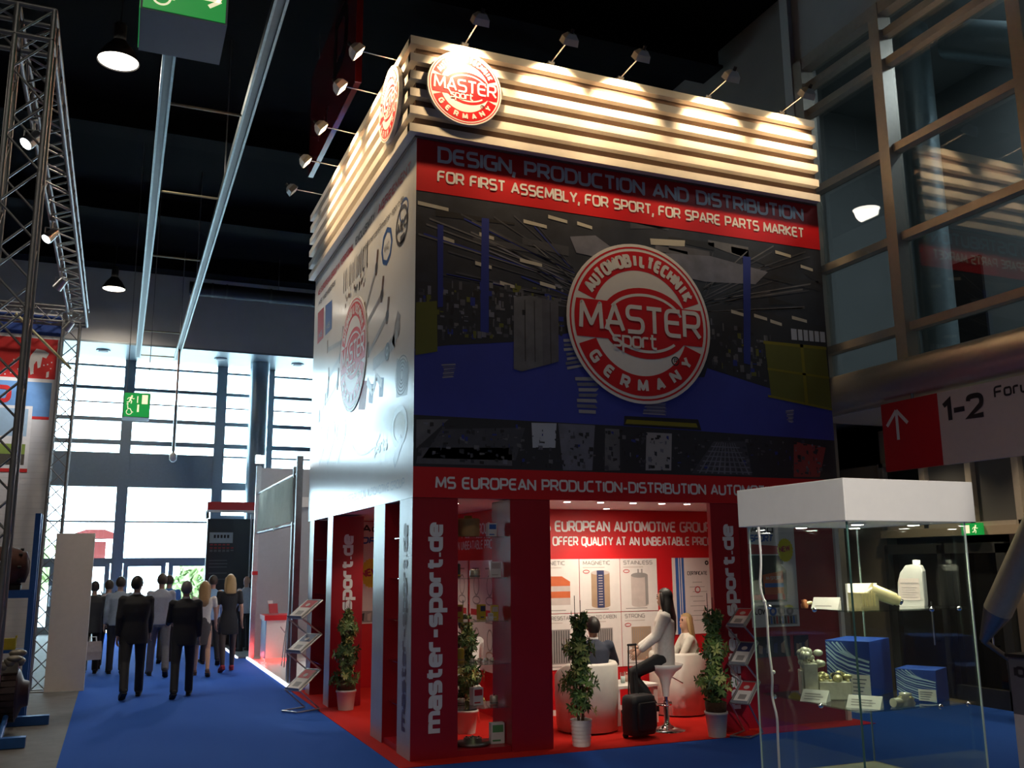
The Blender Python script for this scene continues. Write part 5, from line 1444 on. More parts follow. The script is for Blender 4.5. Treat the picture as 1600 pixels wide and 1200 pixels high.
# banner wall behind the trusses
bw = thing('stand_backdrop', 'tall printed backdrop wall with red world map band and framed photo', 'backdrop', (-6.9, 8.05, 0))
MB().box(0, 2.93, 0, .08, 0, 6.25).build('wall_panel', mat('grey_brick_print', (.62, .60, .60), .7, noise=.07, nscale=3), bw)
mb = MB(); Q = lambda x0, x1, z0, z1, mi, l=.002: mb.quad((x0, -l, z0), (x1, -l, z0), (x1, -l, z1), (x0, -l, z1), mi)
Q(0, 2.93, 5.86, 6.22, 0); Q(0, 2.93, 5.80, 5.86, 3); Q(0, 2.90, 5.10, 5.80, 1); Q(0, 2.88, 5.04, 5.10, 3); Q(0, 2.86, 4.45, 5.04, 2); Q(2.55, 2.86, 4.40, 4.45, 1)
mapshape = [[(2.36, 5.60), (2.42, 5.62), (2.46, 5.52), (2.42, 5.42), (2.38, 5.50)], [(2.50, 5.50), (2.58, 5.62), (2.70, 5.60), (2.78, 5.55), (2.74, 5.46), (2.68, 5.48), (2.66, 5.30), (2.62, 5.28), (2.60, 5.42), (2.56, 5.34), (2.56, 5.18), (2.52, 5.16), (2.48, 5.36)], [(2.76, 5.22), (2.80, 5.24), (2.80, 5.14), (2.76, 5.12)],
            [(1.2, 5.65), (1.7, 5.7), (1.8, 5.5), (1.5, 5.35), (1.3, 5.5)], [(1.5, 5.33), (1.65, 5.36), (1.6, 5.15), (1.52, 5.18)]]
for s_ in mapshape: mb.poly([(x, -.004, z) for x, z in s_], 3)
rb = random.Random(2)
for i in range(22):
    x = rb.uniform(1.9, 2.86); z = rb.uniform(5.13, 5.4); Q(x, x + .02, z, z + .02, 3, .005)
text(mb, 'O', .3, (1.95, -.004, 4.66), X1, Z1, sw=.24, mi=1)
Q(1.95, 2.60, 3.55, 4.62, 3, .006); Q(2.0, 2.54, 3.98, 4.57, 4, .008); Q(2.0, 2.54, 3.62, 3.80, 6, .008); Q(2.0, 2.54, 3.80, 4.0, 5, .0085); Q(2.0, 2.54, 3.97, 4.10, 3, .009); Q(2.40, 2.43, 4.03, 4.06, 6, .0095); Q(2.40, 2.43, 4.08, 4.11, 6, .0095)
Q(1.95, 2.60, 3.50, 3.56, 1, .007)
for j in range(40):
    z = .2 + j * .10; Q(0, 2.9, z, z + .006, 7, .001)
mb.build('printed_artwork', [mat('banner_navy', (.02, .06, .28), .5), mat('banner_red', (.56, .02, .02), .5), mat('banner_sky', (.14, .30, .58), .5), mat('banner_white', (.72, .70, .70), .5), mat('photo_sky', (.32, .46, .60), .5), mat('photo_grass', (.22, .30, .06), .5), mat('photo_dark', (.07, .06, .05), .5), mat('brick_joint', (.52, .50, .50), .7)], bw)
# white partition
tag(MB().box(-.29, .29, -.02, .02, 0, 2.48).build('partition_panel', mat('cream_panel', (.70, .64, .59), .6, noise=.03)), 'plain cream partition panel at the edge of the blue carpet', 'panel').location = (-3.46, 7.56, 0)
bpy.data.objects['partition_panel'].rotation_euler = (0, 0, -.10)

# blue rack with machine parts
bk_ = thing('storage_rack', 'blue steel storage rack cut by the left edge', 'rack', (-3.80, 4.60, 0))
for y in (-.18, .12): MB().box(-.05, .02, y, y + .06, 0, 2.64).build('upright', M_blue_steel, bk_)
MB().box(-1.6, -.02, -.20, -.14, 1.55, 1.65).build('beam', M_blue_steel, bk_); MB().box(-1.6, -.02, .16, .22, 1.55, 1.65).build('beam', M_blue_steel, bk_)
MB().box(-1.6, .0, -.14, .16, 1.62, 1.64).build('deck', M_blue_steel, bk_)
MB().box(-1.6, -.06, -.14, .12, .86, .898).build('lower_deck', M_blue_steel, bk_)
tag(MB().box(-.3, 0, -.08, .08, 0, .14).box(-.01, .01, -.04, .04, .14, .17).build('yellow_bin', mat('bin_yellow', (.70, .55, .04), .5)), 'small yellow container at the left edge beside the blue rack', 'container').location = (-3.96, 4.60, 0.899)
M_iron = mat('dark_iron', (.035, .03, .026), .5, .5, noise=.2, nscale=12, bump=.3)
eg = thing('gearbox', 'rusty dark gearbox on the blue rack beam at the left edge', 'gearbox', (-4.06, 4.60, 1.652))
mb = MB().lathe([(.05, -.25), (.26, -.25), (.28, -.1), (.24, .05), (.20, .10), (.20, .14), (.08, .18), (0, .18)], (0, 0, .29), 24, axis='X')
mb.build('housing', mat('rusty_iron', (.10, .035, .025), .6, .4, noise=.2), eg)
for a in range(8): MB().tube((.06, .23 * math.cos(a * .785), .29 + .23 * math.sin(a * .785)), (.10, .23 * math.cos(a * .785), .29 + .23 * math.sin(a * .785)), .018, 8).build('bolt', M_iron, eg)
MB().box(-.2, .1, -.12, .12, 0, .06).build('foot', M_iron, eg)
# axle / drum assembly on the floor
dr = thing('brake_drum_axle', 'big black brake drum and ribbed hub assembly low at the left edge', 'axle assembly', (-3.98, 3.35, 0))
MB().lathe([(.10, -.45), (.38, -.45), (.40, -.40), (.40, -.05), (.37, 0), (.12, .02), (0, .02)], (0, 0, .50), 36, axis='X').build('drum', M_iron, dr)
for x in (-.33, -.22, -.11): MB().lathe([(.40, x), (.412, x + .01), (.412, x + .04), (.40, x + .05)], (0, 0, .50), 36, axis='X').build('drum_band', M_black, dr)
mb = MB(); rg = random.Random(4)
mb.lathe([(.12, .02), (.30, .03), (.31, .16), (.26, .20), (.16, .24), (.14, .30), (0, .30)], (0, 0, .48), 24, axis='X')
for i in range(26):
    a = 2 * PI * i / 26; mb.obox((.10, .30 * math.cos(a), .48 + .30 * math.sin(a)), (.15, .03, .06), (a, 0, 0))
mb.build('ribbed_hub', mat('hub_iron', (.07, .045, .045), .5, .5, noise=.2), dr)
mb = MB()
for i in range(22): mb.ell((rg.uniform(-.35, .20), rg.uniform(-.2, .2), .86 + rg.uniform(-.06, .10)), rg.uniform(.04, .11), rg.uniform(.04, .1), rg.uniform(.03, .07), 10, 6)
mb.box(-.40, .18, -.18, .18, .72, .86)
mb.build('casting', mat('dull_casting', (.30, .27, .22), .45, .6, noise=.2, nscale=10), dr)
for i, y in enumerate((-.75, .85)):
    MB().box(-.9, .50 if y > 0 else .36, y - .06, y + .06, 0, .11).build('stand_beam', M_blue_steel, dr)
for x in (-.35, .10): MB().tube((x, -.75, .09), (x, -.1, .30), .03, 8).tube((x, .85, .09), (x, .1, .30), .03, 8).build('cradle', M_blue_steel, dr)

# ------------------------------------------------------------------ green exit cubes
def exit_cube(x, y, z, s, hh, label, hang):
    t = thing('exit_cube', label, 'exit sign', (x, y, z))
    MB().box(0, s, 0, s, 0, hh).build('housing', M_signgrey, t)
    MB().box(.015, s - .015, -.006, 0, .012, hh - .012).build('green_face', M_green, t)
    MB().box(-.006, 0, .015, s - .015, .012, hh - .012).build('green_face', M_green, t)
    mb = MB(); e = -.008
    o = Vector((s * .12, e, hh * .08)); k = s * .42
    # wheelchair and arrow / running figure and door
    for q in ribbon(round_line([(.10, .95), (.14, .62), (.34, .62), (.50, .30), (.62, .30)]), .07): mb.poly([o + Vector((p.x * k, 0, p.y * k)) for p in q])
    ellband(mb, o + Vector((.26 * k, 0, .30 * k)), X1, Z1, .24 * k, .24 * k, .06 * k, 0, .001, 120, 370)
    disc(mb, o + Vector((.09 * k, 0, 1.06 * k)), X1, Z1, .08 * k, .08 * k, 0, .001, 14)
    a = Vector((s * .52, e, hh * .22)); 
    if hang > 3:
        mb.quad(a, a + Vector((.035, 0, 0)), a + Vector((.035, 0, hh * .30)), a + Vector((0, 0, hh * .30)))
    else:
        for p0, p1 in (((0, .06), (.22, .06)), ((.23, .06), (.15, .12)), ((.23, .06), (.15, .0))):
            for q in ribbon([Vector(p0), Vector(p1)], .03): mb.poly([a + Vector((p.x, 0, p.y)) for p in q])
    pictogram_man(mb, (s * .26, -.007, hh * .54), X1, Z1, hh * .36, 0, .001)
    mb.quad((s * .68, e, hh * .55), (s * .90, e, hh * .55), (s * .90, e, hh * .92), (s * .68, e, hh * .92))
    mb.quad((s * .50, e, hh * .58), (s * .54, e, hh * .58), (s * .54, e, hh * .86), (s * .50, e, hh * .86))
    mb.build('pictogram', M_signcream, t)
    for q in (.1, .9): MB().tube((s * q, s / 2, hh), (s * q, s / 2, CZ - z - .002), .008, 6).build('suspension_wire', M_alu_dark, t)
exit_cube(-2.92, -2.98, 5.80, .59, .52, 'large green exit cube seen from below at the top of the photo', 2)
exit_cube(-2.90, 10.4, 4.86, .50, .50, 'small green exit cube hanging far down the aisle', 4)
# hanging cable with a small camera
hc = thing('hanging_sensor', 'thin vertical drop pole with a small white sensor, hanging from the right rail', 'sensor', (-1.56, 18.0, 4.78))
MB().tube((0, 0, .1), (0, 0, 7.98 - 4.78), .03, 8).build('drop_pole', mat('pole_rust', (.35, .20, .15), .5), hc)
MB().lathe([(.04, 0), (.10, .06), (.10, .20), (.04, .26), (0, .26)], n=14).build('head', M_plastic_w, hc); MB().tube((0, 0, .3), (.0, 0, 1.6), .045, 8).build('sleeve', M_alu, hc)
# red banner hung above the stand
rbn = thing('hanging_banner', 'dark red glossy banner box hanging over the left side of the stand', 'banner', (-.22, 2.25, 8.45))
MB().box(-.0, .08, 0, 3.45, 0, 1.85).build('panel', mat('gloss_red_banner', (.22, .022, .026), .10, noise=.03), rbn)
MB().box(-.004, .084, -.03, 0, 0, 1.85).build('edge_strip', mat('banner_edge_red', (.42, .015, .015), .3), rbn)
mb = MB(); text(mb, 'D', 1.0, (-.003, 1.5, .75), NY, Z1, width=.95, sw=.22); text(mb, 'MAT', .28, (-.003, 2.6, .25), NY, Z1, width=.8, sw=.16)
mb.build('dark_lettering', mat('banner_ink', (.03, .008, .01), .3), rbn)
for y in (.4, 3.0): MB().tube((.04, y, 1.85), (.04, y, CZ - 8.45 - .002), .008, 6).build('suspension_wire', M_alu_dark, rbn)

# ------------------------------------------------------------------ neighbouring stand behind the left face
nb = thing('neighbour_stand', 'white and grey neighbouring stand with floor edge glowing white', 'exhibition stand', (0, 0, 0))
M_grey_panel = mat('grey_panel', (.46, .47, .50), .5, noise=.03)
MB().box(-.12, 3.0, 6.30, 11.6, .0005, .05).build('platform', mat('white_platform', (.70, .68, .66), .3, noise=.03), nb)
MB().box(-.16, -.122, 6.30, 11.6, .0005, .045).build('edge_strip', mat('white_led_strip', (1, 1, 1), .4, noise=0, emit=(.9, .95, 1), estr=1.6), nb)
MB().box(-.05, 3.0, 11.6, 11.66, .05, 4.05).build('rear_wall', M_grey_panel, nb)
MB().box(1.35, 1.41, 6.4, 11.58, .05, 4.05).build('side_wall', mat('pale_panel', (.60, .60, .63), .5, noise=.03), nb)
for z in (1.3, 2.1, 2.9): MB().box(1.34, 1.35, 6.4, 11.58, z, z + .012).build('panel_joint', M_frame, nb)
for x, y, h in ((-.10, 11.3, 4.05), (-.07, 6.42, 3.75), (-.07, 6.75, 3.6)):
    MB().box(x - .05, x + .05, y - .05, y + .05, .05, h).build('post', M_alu_dark if h < 4 else M_alu, nb)
for z in (3.46, 2.62): MB().tube((-.08, 6.4, z), (-.08, 11.3, z), .028, 8).build('rail', M_alu_dark, nb)
MB().box(-.12, 1.2, 11.50, 11.55, 3.2, 3.42).build('fascia', M_white, nb)
tag(MB().box(-.16, -.04, 11.24, 11.36, 1.74, 1.82).build('red_clip_band', M_red_print, nb))
dp = thing('fabric_drape', 'pale green fabric banner stretched between two rails of the neighbouring stand', 'banner', (-.13, 0, 0))
mb = MB(); n = 40; vs = []; fs = []
for i in range(n + 1):
    y = 6.6 + 4.3 * i / n
    for j in range(9):
        z = 2.66 + .76 * j / 8 - (.14 * math.exp(-((y - 8.6) / .10) ** 2) * (1 - j / 8))
        vs.append((.012 * math.sin(y * 5 + j * .4) + .010 * math.sin(y * 13), y, z))
for i in range(n):
    for j in range(8): fs.append((i * 9 + j, i * 9 + j + 1, (i + 1) * 9 + j + 1, (i + 1) * 9 + j))
mb.add(vs, fs, 0, True); mb.build('cloth', translucent('pale_green_cloth', (.66, .82, .76), .5), dp)
fl = thing('floodlight', 'dazzling white floodlight on the corner post of the neighbouring stand', 'floodlight', (-.10, 11.18, 4.06))
MB().box(-.10, .10, -.04, .04, .03, .22).build('head', M_alu, fl); MB().tube((0, 0, -.0), (0, 0, .04), .015, 8).build('stem', M_alu, fl)
mb = MB(); mb.quad((-.09, -.042, .04), (.09, -.042, .04), (.09, -.042, .21), (-.09, -.042, .21)); mb.build('lens', mat('flood_lens', (1, 1, 1), .4, noise=0, emit=(.95, .98, 1), estr=120), fl)
lamp('SPOT', 'flood_beam', (0, -.10, .12), 260, (.95, .98, 1), fl, aim=(.9, -3.0, -1.6), size=.08, angle=120)
for i, y in enumerate((8.9, 8.0, 7.3)):
    t = thing('track_spotlight', ['slim track spotlight under the drape, farthest of three', 'slim track spotlight under the drape, middle of three', 'slim track spotlight under the drape, nearest of three'][i], 'spotlight', (.75, y, 2.60), 0, 'track spotlights of the neighbouring stand')
    MB().tube((.60, 0, .05), (0, 0, 0), .012, 6).build('arm', M_alu_dark, t); h = MB().tube((0, 0, 0), (.16, -.02, -.12), .05, 12).build('head', M_alu_dark, t)
    MB().tube((-.06, -.055, -.02), (.08, -.055, -.12), .022, 8).build('lens', M_cool, h)
    lamp('SPOT', 'track_beam', (.2, 0, -.17), 70, (1, .97, .92), t, aim=(1.2, 0, -1.6), size=.04, angle=100)
ct = thing('reception_counter', 'white counter with blue side and red top on the neighbouring stand', 'counter', (.02, 10.25, .05))
MB().box(0, .02, 0, .62, .06, .80).build('blue_side', mat('counter_blue', (.18, .42, .68), .4), ct); MB().box(.021, .52, 0, .62, .06, .80).build('body', M_white, ct)
MB().box(-.03, .56, -.04, .66, .80, .90).build('top', M_red_print, ct); MB().box(.02, .5, .02, .6, 0, .06).build('kick_plate', mat('red_glow_strip', (1, .1, .1), .4, noise=0, emit=(1, .05, .04), estr=4), ct)
lamp('POINT', 'red_glow', (-.05, -.25, .10), 3.0, (1, .06, .05), ct, size=.05)
lamp('POINT', 'red_glow', (-.10, .5, .10), 2.0, (1, .06, .05), ct, size=.05)
lf = thing('leaflet_holder', 'clear holder with leaflets on the red counter top', 'leaflet holder', (.20, 10.5, .951), .3)
MB().box(-.10, .10, -.05, .05, 0, .04).build('base', M_glass, lf)
MB().obox((0, 0, .12), (.19, .012, .20), (-.25, 0, 0)).build('leaflets', PO['red'], lf); MB().obox((-.05, .04, .16), (.12, .010, .24), (-.15, 0, .1)).build('card', M_poster, lf)
# silver tripod display between counter and rack
tr = thing('folding_stand', 'folded silver tripod stand in front of the neighbouring stand', 'stand', (.30, 9.2, .05))
for a in (0, 2.1, 4.2): MB().tube((0, 0, 1.15), (.16 * math.cos(a), .16 * math.sin(a), 0), .014, 8).build('leg', M_alu, tr)
MB().tube((0, 0, .9), (0, 0, 1.35), .018, 8).build('pole', M_alu, tr); MB().obox((-.06, 0, .62), (.30, .02, .02), (0, .9, 0)).build('crossbar', M_alu, tr)

# black stand with red fascia at the end of the aisle
bs_ = thing('black_stand', 'black exhibition stand wall with small red rows and grey nameplate at the aisle end', 'exhibition stand', (-.78, 15.2, 0))
MB().box(0, 2.6, 0, .2, 0, 3.10).build('wall_panel', mat('gloss_black', (.014, .015, .017), .3, noise=.02), bs_)
MB().box(-.05, 2.6, -.35, .2, 3.28, 3.50).build('red_fascia', M_red_print, bs_); MB().box(-.054, 2.6, -.354, -.35, 3.24, 3.30).build('white_lip', M_white, bs_)
MB().box(-.05, .0, -.3, .1, 3.10, 3.28).box(2.5, 2.55, -.3, .1, 3.1, 3.28).build('bracket', M_black, bs_)
np_ = MB().box(.06, .62, -.03, 0, 2.50, 2.76).build('nameplate', mat('plate_grey', (.30, .34, .36), .4), bs_)
mb = MB()
for i in range(5): mb.quad((.16 + i * .08, -.032, 2.62), (.21 + i * .08, -.032, 2.62), (.21 + i * .08, -.032, 2.70), (.16 + i * .08, -.032, 2.70))
mb.build('plate_marks', M_black, np_)
mb = MB()
for i, z in enumerate((2.28, 2.36, 2.44, 2.30)):
    for j in range(5 + i % 2): mb.quad((.08 + j * .1, -.003, z), (.15 + j * .1, -.003, z), (.15 + j * .1, -.003, z + .035), (.08 + j * .1, -.003, z + .035), 0 if i in (1, 2) else 1)
for z in (1.9, 1.98, 2.06, 1.75, 1.6): mb.quad((.08, -.003, z), (.5 + .1 * (z % .2), -.003, z), (.5 + .1 * (z % .2), -.003, z + .02), (.08, -.003, z + .02), 1)
mb.build('small_print', [mat('dim_red', (.28, .02, .02), .5), mat('dim_grey', (.10, .10, .10), .5)], bs_)
MB().box(.60, 1.6, -1.1, -.40, .031, 1.05).build('counter', M_black, bs_)
MB().tube((1.0, -.4, 0), (1.0, -.4, 3.2), .02, 8).build('post', M_alu, bs_)
MB().box(.48, 3.3, -3.4, -.01, .0005, .03).build('platform', mat('grey_platform', (.20, .24, .27), .5), bs_)
MB().box(.44, .478, -3.4, -.01, .0005, .03).build('edge_strip', mat('white_led_strip', (1, 1, 1), .4), bs_)
# ------------------------------------------------------------------ people
M_skin = mat('skin', (.50, .29, .20), .5, noise=.04)
M_skin2 = mat('skin_tan', (.40, .22, .15), .5, noise=.04)
M_eye = mat('eye_dark', (.03, .02, .015), .2, noise=0)
M_lip = mat('lip', (.42, .14, .12), .5, noise=0)

def remesh(o, voxel, it=3, fac=.5):
    m = o.modifiers.new('r', 'REMESH'); m.mode = 'VOXEL'; m.voxel_size = voxel; m.use_smooth_shade = True
    s = o.modifiers.new('s', 'SMOOTH'); s.iterations = it; s.factor = fac
    dg = bpy.context.evaluated_depsgraph_get()
    me = bpy.data.meshes.new_from_object(o.evaluated_get(dg))
    old = o.data; o.modifiers.clear(); o.data = me
    bpy.data.meshes.remove(old)
    for p in me.polygons: p.use_smooth = True
    return o

def cat_mesh(mb, o):
    """append a finished mesh object's faces into a collector and delete the object"""
    me = o.data
    mb.add([v.co[:] for v in me.vertices], [tuple(p.vertices) for p in me.polygons], 0, True)
    bpy.data.objects.remove(o); bpy.data.meshes.remove(me)

def V(*a): return Vector(a)

class Pose:
    def __init__(s, H=1.75, hip=None, lean=0, turn=0, sway=0, legs=((0, 0), (0, 0)), splay=.03, arms=((0, .10, .2), (0, .10, .2)), head=(0, 0), width=1.0):
        """legs: (thigh swing, knee bend) deg for left,right; arms: (forward swing, outwards rad, elbow bend deg); head: (yaw, nod) deg"""
        k = H / 1.75; s.k = k
        hz = .92
        s.J = J = {}
        pel = V(0, 0, hz)
        tl = math.radians(lean)
        S = V(0, math.sin(tl), math.cos(tl)); s.S = S
        ry = Matrix.Rotation(math.radians(turn), 3, 'Z')
        s.X = ry @ V(1, 0, 0); s.Y = s.X.cross(S) * -1 if False else S.cross(s.X)
        J['pel'] = pel; J['waist'] = pel + S * .16; J['chest'] = pel + S * .36; J['sh'] = pel + S * .50; J['neck'] = pel + S * .545
        hd = pel + S * .545 + (V(0, math.sin(tl * .6), math.cos(tl * .6))) * .155
        J['head'] = hd
        s.hr = Matrix.Rotation(math.radians(head[0]), 3, 'Z') @ Matrix.Rotation(math.radians(head[1]), 3, 'X')
        for sg, nm, (th, kn) in ((-1, 'L', legs[0]), (1, 'R', legs[1])):
            a = math.radians(th); b = math.radians(th - kn)
            h = pel + V(sg * .09, 0, -.02)
            kne = h + V(sg * splay, math.sin(a), -math.cos(a)) * .43
            an = kne + V(sg * splay * .3, math.sin(b), -math.cos(b)) * .41
            J['hip' + nm], J['kn' + nm], J['an' + nm] = h, kne, an
            fp = max(-60, min(20, (th - kn) * .8)) if kn < 60 else 0
            f = math.radians(fp)
            s.J['toe' + nm] = an + V(sg * .03, math.cos(f) * .15, -.055 + math.sin(f) * .15)
            s.J['heel' + nm] = an + V(0, -math.cos(f) * .05, -.06 - math.sin(f) * .05)
            s.J['ft' + nm] = f
        for sg, nm, (sw, ab, el) in ((-1, 'L', arms[0]), (1, 'R', arms[1])):
            shp = J['sh'] + s.X * (sg * .175 * width)
            d1 = (Matrix.Rotation(math.radians(sw), 3, 'X') @ V(0, 0, -1)) + s.X * (sg * math.sin(ab))
            d1.normalize()
            d2 = (Matrix.Rotation(math.radians(sw + el), 3, 'X') @ V(0, 0, -1)) + s.X * (sg * math.sin(ab) * .4); d2.normalize()
            e = shp + d1 * .29; w = e + d2 * .25
            J['sh' + nm], J['el' + nm], J['wr' + nm] = shp, e, w; J['hd' + nm] = d2
        if hip is None:
            lo = min(J['heelL'].z, J['toeL'].z, J['heelR'].z, J['toeR'].z) - .022
            dz = -lo
        else: dz = hip / k - hz
        for n, v in J.items():
            if isinstance(v, Vector) and not n.startswith('hd'): J[n] = (v + V(0, 0, dz)) * k

def hand(mb, w, d, side, k, curl=.5, mi=0):
    """palm, four bent fingers and a thumb leaving the side of the palm; d = direction, side = thumb side"""
    d = d.normalized(); side = (side - d * side.dot(d)).normalized(); nrm = d.cross(side).normalized()
    c = w
    mb.loft([ring(c + d * t * k, side, nrm, a * k, b * k, 10) for t, a, b in ((-.01, .024, .020), (.03, .036, .017), (.075, .042, .014), (.095, .036, .011))], mi)
    for i, (o, L) in enumerate(((.032, .068), (.011, .078), (-.011, .072), (-.031, .056))):
        p = c + (d * .085 + side * o) * k; dd = d; r = .0085 * k
        for j, f in enumerate((.45, .32, .23)):
            cu = curl * (.4 + .5 * j)
            dd = (dd * math.cos(cu) + nrm * math.sin(cu)).normalized()
            q = p + dd * L * f * k
            mb.tube(p, q, r, 6, r * .9, mi); mb.ell(q, r * .9, r * .9, r * .9, 6, 4, mi); p = q; r *= .9
    p = c + (d * .025 + side * .028) * k
    q = p + (d * .6 + side * .75 + nrm * .25).normalized() * .042 * k
    e = q + (d * .9 + side * .15 + nrm * .35).normalized() * .034 * k
    mb.tube(p, q, .012 * k, 6, .010 * k, mi); mb.ell(q, .010 * k, .010 * k, .010 * k, 6, 4, mi); mb.tube(q, e, .010 * k, 6, .007 * k, mi); mb.ell(e, .007 * k, .007 * k, .007 * k, 6, 4, mi)

def person(label, loc, rotz, P, top=('jacket', None), bottom=('trousers', None), hair=('short', None), shoes=None, skin=None, collar=None, group=None, fat=1.0, legskin=None):
    t = thing('person', label, 'person', (loc[0], loc[1], loc[2] if len(loc) > 2 else .003), rotz, group)
    J = P.J; k = P.k; X = P.X; Y = P.Y; S = P.S
    skin = skin or M_skin
    # ---- body: one continuous surface
    mb = MB()
    L4 = lambda c, a, b: ring(c, X, Y, a * k * fat, b * k * fat, 18)
    mb.loft([L4(J['pel'] - S * .06 * k, .10, .08), L4(J['pel'], .145, .095), L4(J['waist'], .125, .085), L4(J['chest'], .150, .095), L4(J['sh'] - S * .02 * k, .150, .075), L4(J['neck'], .055, .055)])
    limb(mb, [J['neck'] - S * .05 * k, J['neck'] + S * .03 * k, J['head'] - S * .05 * k], [.062 * k, .052 * k, .050 * k])
    hr = P.hr
    mb.ell(J['head'] + hr @ V(0, -.008, .012) * k, .073 * k, .092 * k, .105 * k, 18, 12, rot=hr)
    mb.ell(J['head'] + hr @ V(0, .022, -.055) * k, .052 * k, .062 * k, .062 * k, 14, 10, rot=hr)
    for n in 'LR':
        limb(mb, [J['hip' + n], (J['hip' + n] + J['kn' + n]) / 2, J['kn' + n], J['kn' + n] * .65 + J['an' + n] * .35, J['an' + n]], [.075 * k, .068 * k, .050 * k, .050 * k, .034 * k])
        limb(mb, [J['sh' + n], (J['sh' + n] + J['el' + n]) / 2, J['el' + n], J['el' + n] * .7 + J['wr' + n] * .3, J['wr' + n] + J['hd' + n] * .02 * k], [.050 * k, .042 * k, .036 * k, .037 * k, .024 * k])
        limb(mb, [J['an' + n], J['an' + n] * .3 + J['toe' + n] * .7], [.034 * k, .026 * k])
    o = remesh(mb.build('body', [skin, M_eye, M_lip], t, fix=True), .013 * k, 3)
    mb = MB(); cat_mesh(mb, o)
    H_ = lambda x, y, z: J['head'] + hr @ V(x, y, z) * k
    mb.loft([ring(H_(0, .074 + .0, z), hr @ V(1, 0, 0), hr @ V(0, 1, 0), a * k, b * k, 8) for z, a, b in ((.022, .006, .006), (.0, .010, .014), (-.018, .015, .026), (-.026, .011, .014))], 0)
    for sx in (-1, 1):
        mb.ell(H_(sx * .075, -.005, -.005), .009 * k, .020 * k, .032 * k, 10, 6, 0, rot=hr)
        mb.ell(H_(sx * .030, .078, .012), .013 * k, .010 * k, .008 * k, 10, 6, 1, rot=hr)
        mb.ell(H_(sx * .031, .082, .032), .020 * k, .006 * k, .005 * k, 8, 5, 1, rot=hr)
    mb.ell(H_(0, .078, -.055), .024 * k, .008 * k, .007 * k, 10, 6, 2, rot=hr)
    for n, sg in (('L', -1), ('R', 1)):
        hand(mb, J['wr' + n], J['hd' + n], (Y * 1.0 - X * sg * .35) if True else Y, k, .35)
    body = mb.build('body', [skin, M_eye, M_lip], t)
    # ---- upper clothes
    kind, m = top
    if kind:
        mb = MB()
        if kind == 'jacket':
            prof = [(J['pel'] - S * .16 * k, .178, .128), (J['pel'] - S * .02 * k, .178, .128), (J['waist'], .160, .118), (J['chest'] - S * .06 * k, .185, .128), (J['chest'] + S * .06 * k, .195, .125), (J['sh'] - S * .01 * k, .172, .090), (J['sh'] + S * .03 * k, .10, .070), (J['neck'] + S * .012 * k, .062, .062)]
            sl = [.078, .066, .060, .050, .044]; ends = 1.0
        elif kind == 'shirt':
            prof = [(J['pel'] - S * .06 * k, .168, .120), (J['pel'] + S * .02 * k, .170, .122), (J['waist'], .155, .115), (J['chest'] - S * .06 * k, .172, .118), (J['chest'] + S * .06 * k, .182, .116), (J['sh'] - S * .01 * k, .162, .084), (J['sh'] + S * .03 * k, .09, .066), (J['neck'] + S * .012 * k, .060, .060)]
            sl = [.068, .058, .052, .044, .036]; ends = 1.0
        elif kind == 'tee':
            prof = [(J['pel'] + S * .0 * k, .150, .105), (J['waist'], .125, .092), (J['chest'] - S * .05 * k, .145, .105), (J['chest'] + S * .06 * k, .155, .105), (J['sh'] - S * .01 * k, .145, .075), (J['sh'] + S * .03 * k, .085, .060), (J['neck'] - S * .005 * k, .058, .058)]
            sl = [.058, .054]; ends = .55
        elif kind == 'dress':
            prof = [(J['pel'] - S * .28 * k, .185, .135), (J['pel'] - S * .12 * k, .178, .130), (J['pel'] + S * .0 * k, .160, .115), (J['waist'], .122, .092), (J['chest'] - S * .05 * k, .142, .105), (J['chest'] + S * .06 * k, .152, .104), (J['sh'] - S * .01 * k, .145, .075), (J['sh'] + S * .03 * k, .085, .060), (J['neck'] - S * .005 * k, .058, .058)]
            sl = [.058, .054]; ends = .75
        mb.loft([ring(c, X, Y, a * k * fat, b * k * fat, 22, 2.3) for c, a, b in prof])
        for n in 'LR':
            s_, e_, w_ = J['sh' + n], J['el' + n], J['wr' + n]
            if len(sl) == 5: limb(mb, [s_ - S * .01 * k, (s_ + e_) / 2, e_, (e_ + w_) / 2, w_ - J['hd' + n] * .015 * k], [r * k for r in sl], 12)
            else: limb(mb, [s_ - S * .01 * k, s_ * (1 - ends) + e_ * ends], [r * k for r in sl], 12)
        remesh(mb.build({'jacket': 'jacket', 'shirt': 'shirt', 'tee': 'top', 'dress': 'dress'}[kind], m, t, fix=True), .014 * k, 2)
        if kind == 'jacket' and collar is not None:
            MB().lathe([(.058 * k, -.02 * k), (.062 * k, .012 * k), (.060 * k, .026 * k), (.054 * k, .026 * k)], tuple(J['neck'] + S * .012 * k), 20).build('shirt_collar', collar, t)
    # ---- lower clothes
    kind, m = bottom
    if kind == 'trousers':
        mb = MB()
        mb.loft([ring(c, V(1, 0, 0), Y, a * k * fat, b * k * fat, 20, 2.2) for c, a, b in ((J['pel'] - S * .10 * k, .135, .10), (J['pel'] - S * .02 * k, .160, .112), (J['pel'] + S * .10 * k, .145, .102))])
        for n in 'LR':
            h, kn, an = J['hip' + n], J['kn' + n], J['an' + n]
            limb(mb, [h + (kn - h) * .02, h + (kn - h) * .4, kn, kn * .5 + an * .5, an - (an - kn).normalized() * .0 + V(0, 0, -.01) * k], [.098 * k * fat, .086 * k, .068 * k, .064 * k, .062 * k], 14)
        remesh(mb.build('trousers', m, t, fix=True), .013 * k, 2)
    elif kind == 'skirt':
        mb = MB()
        mb.loft([ring(c, V(1, 0, 0), Y, a * k, b * k, 22) for c, a, b in ((J['pel'] - S * .36 * k, .170, .150), (J['pel'] - S * .15 * k, .175, .130), (J['pel'] - S * .02 * k, .160, .115), (J['pel'] + S * .14 * k, .125, .095))])
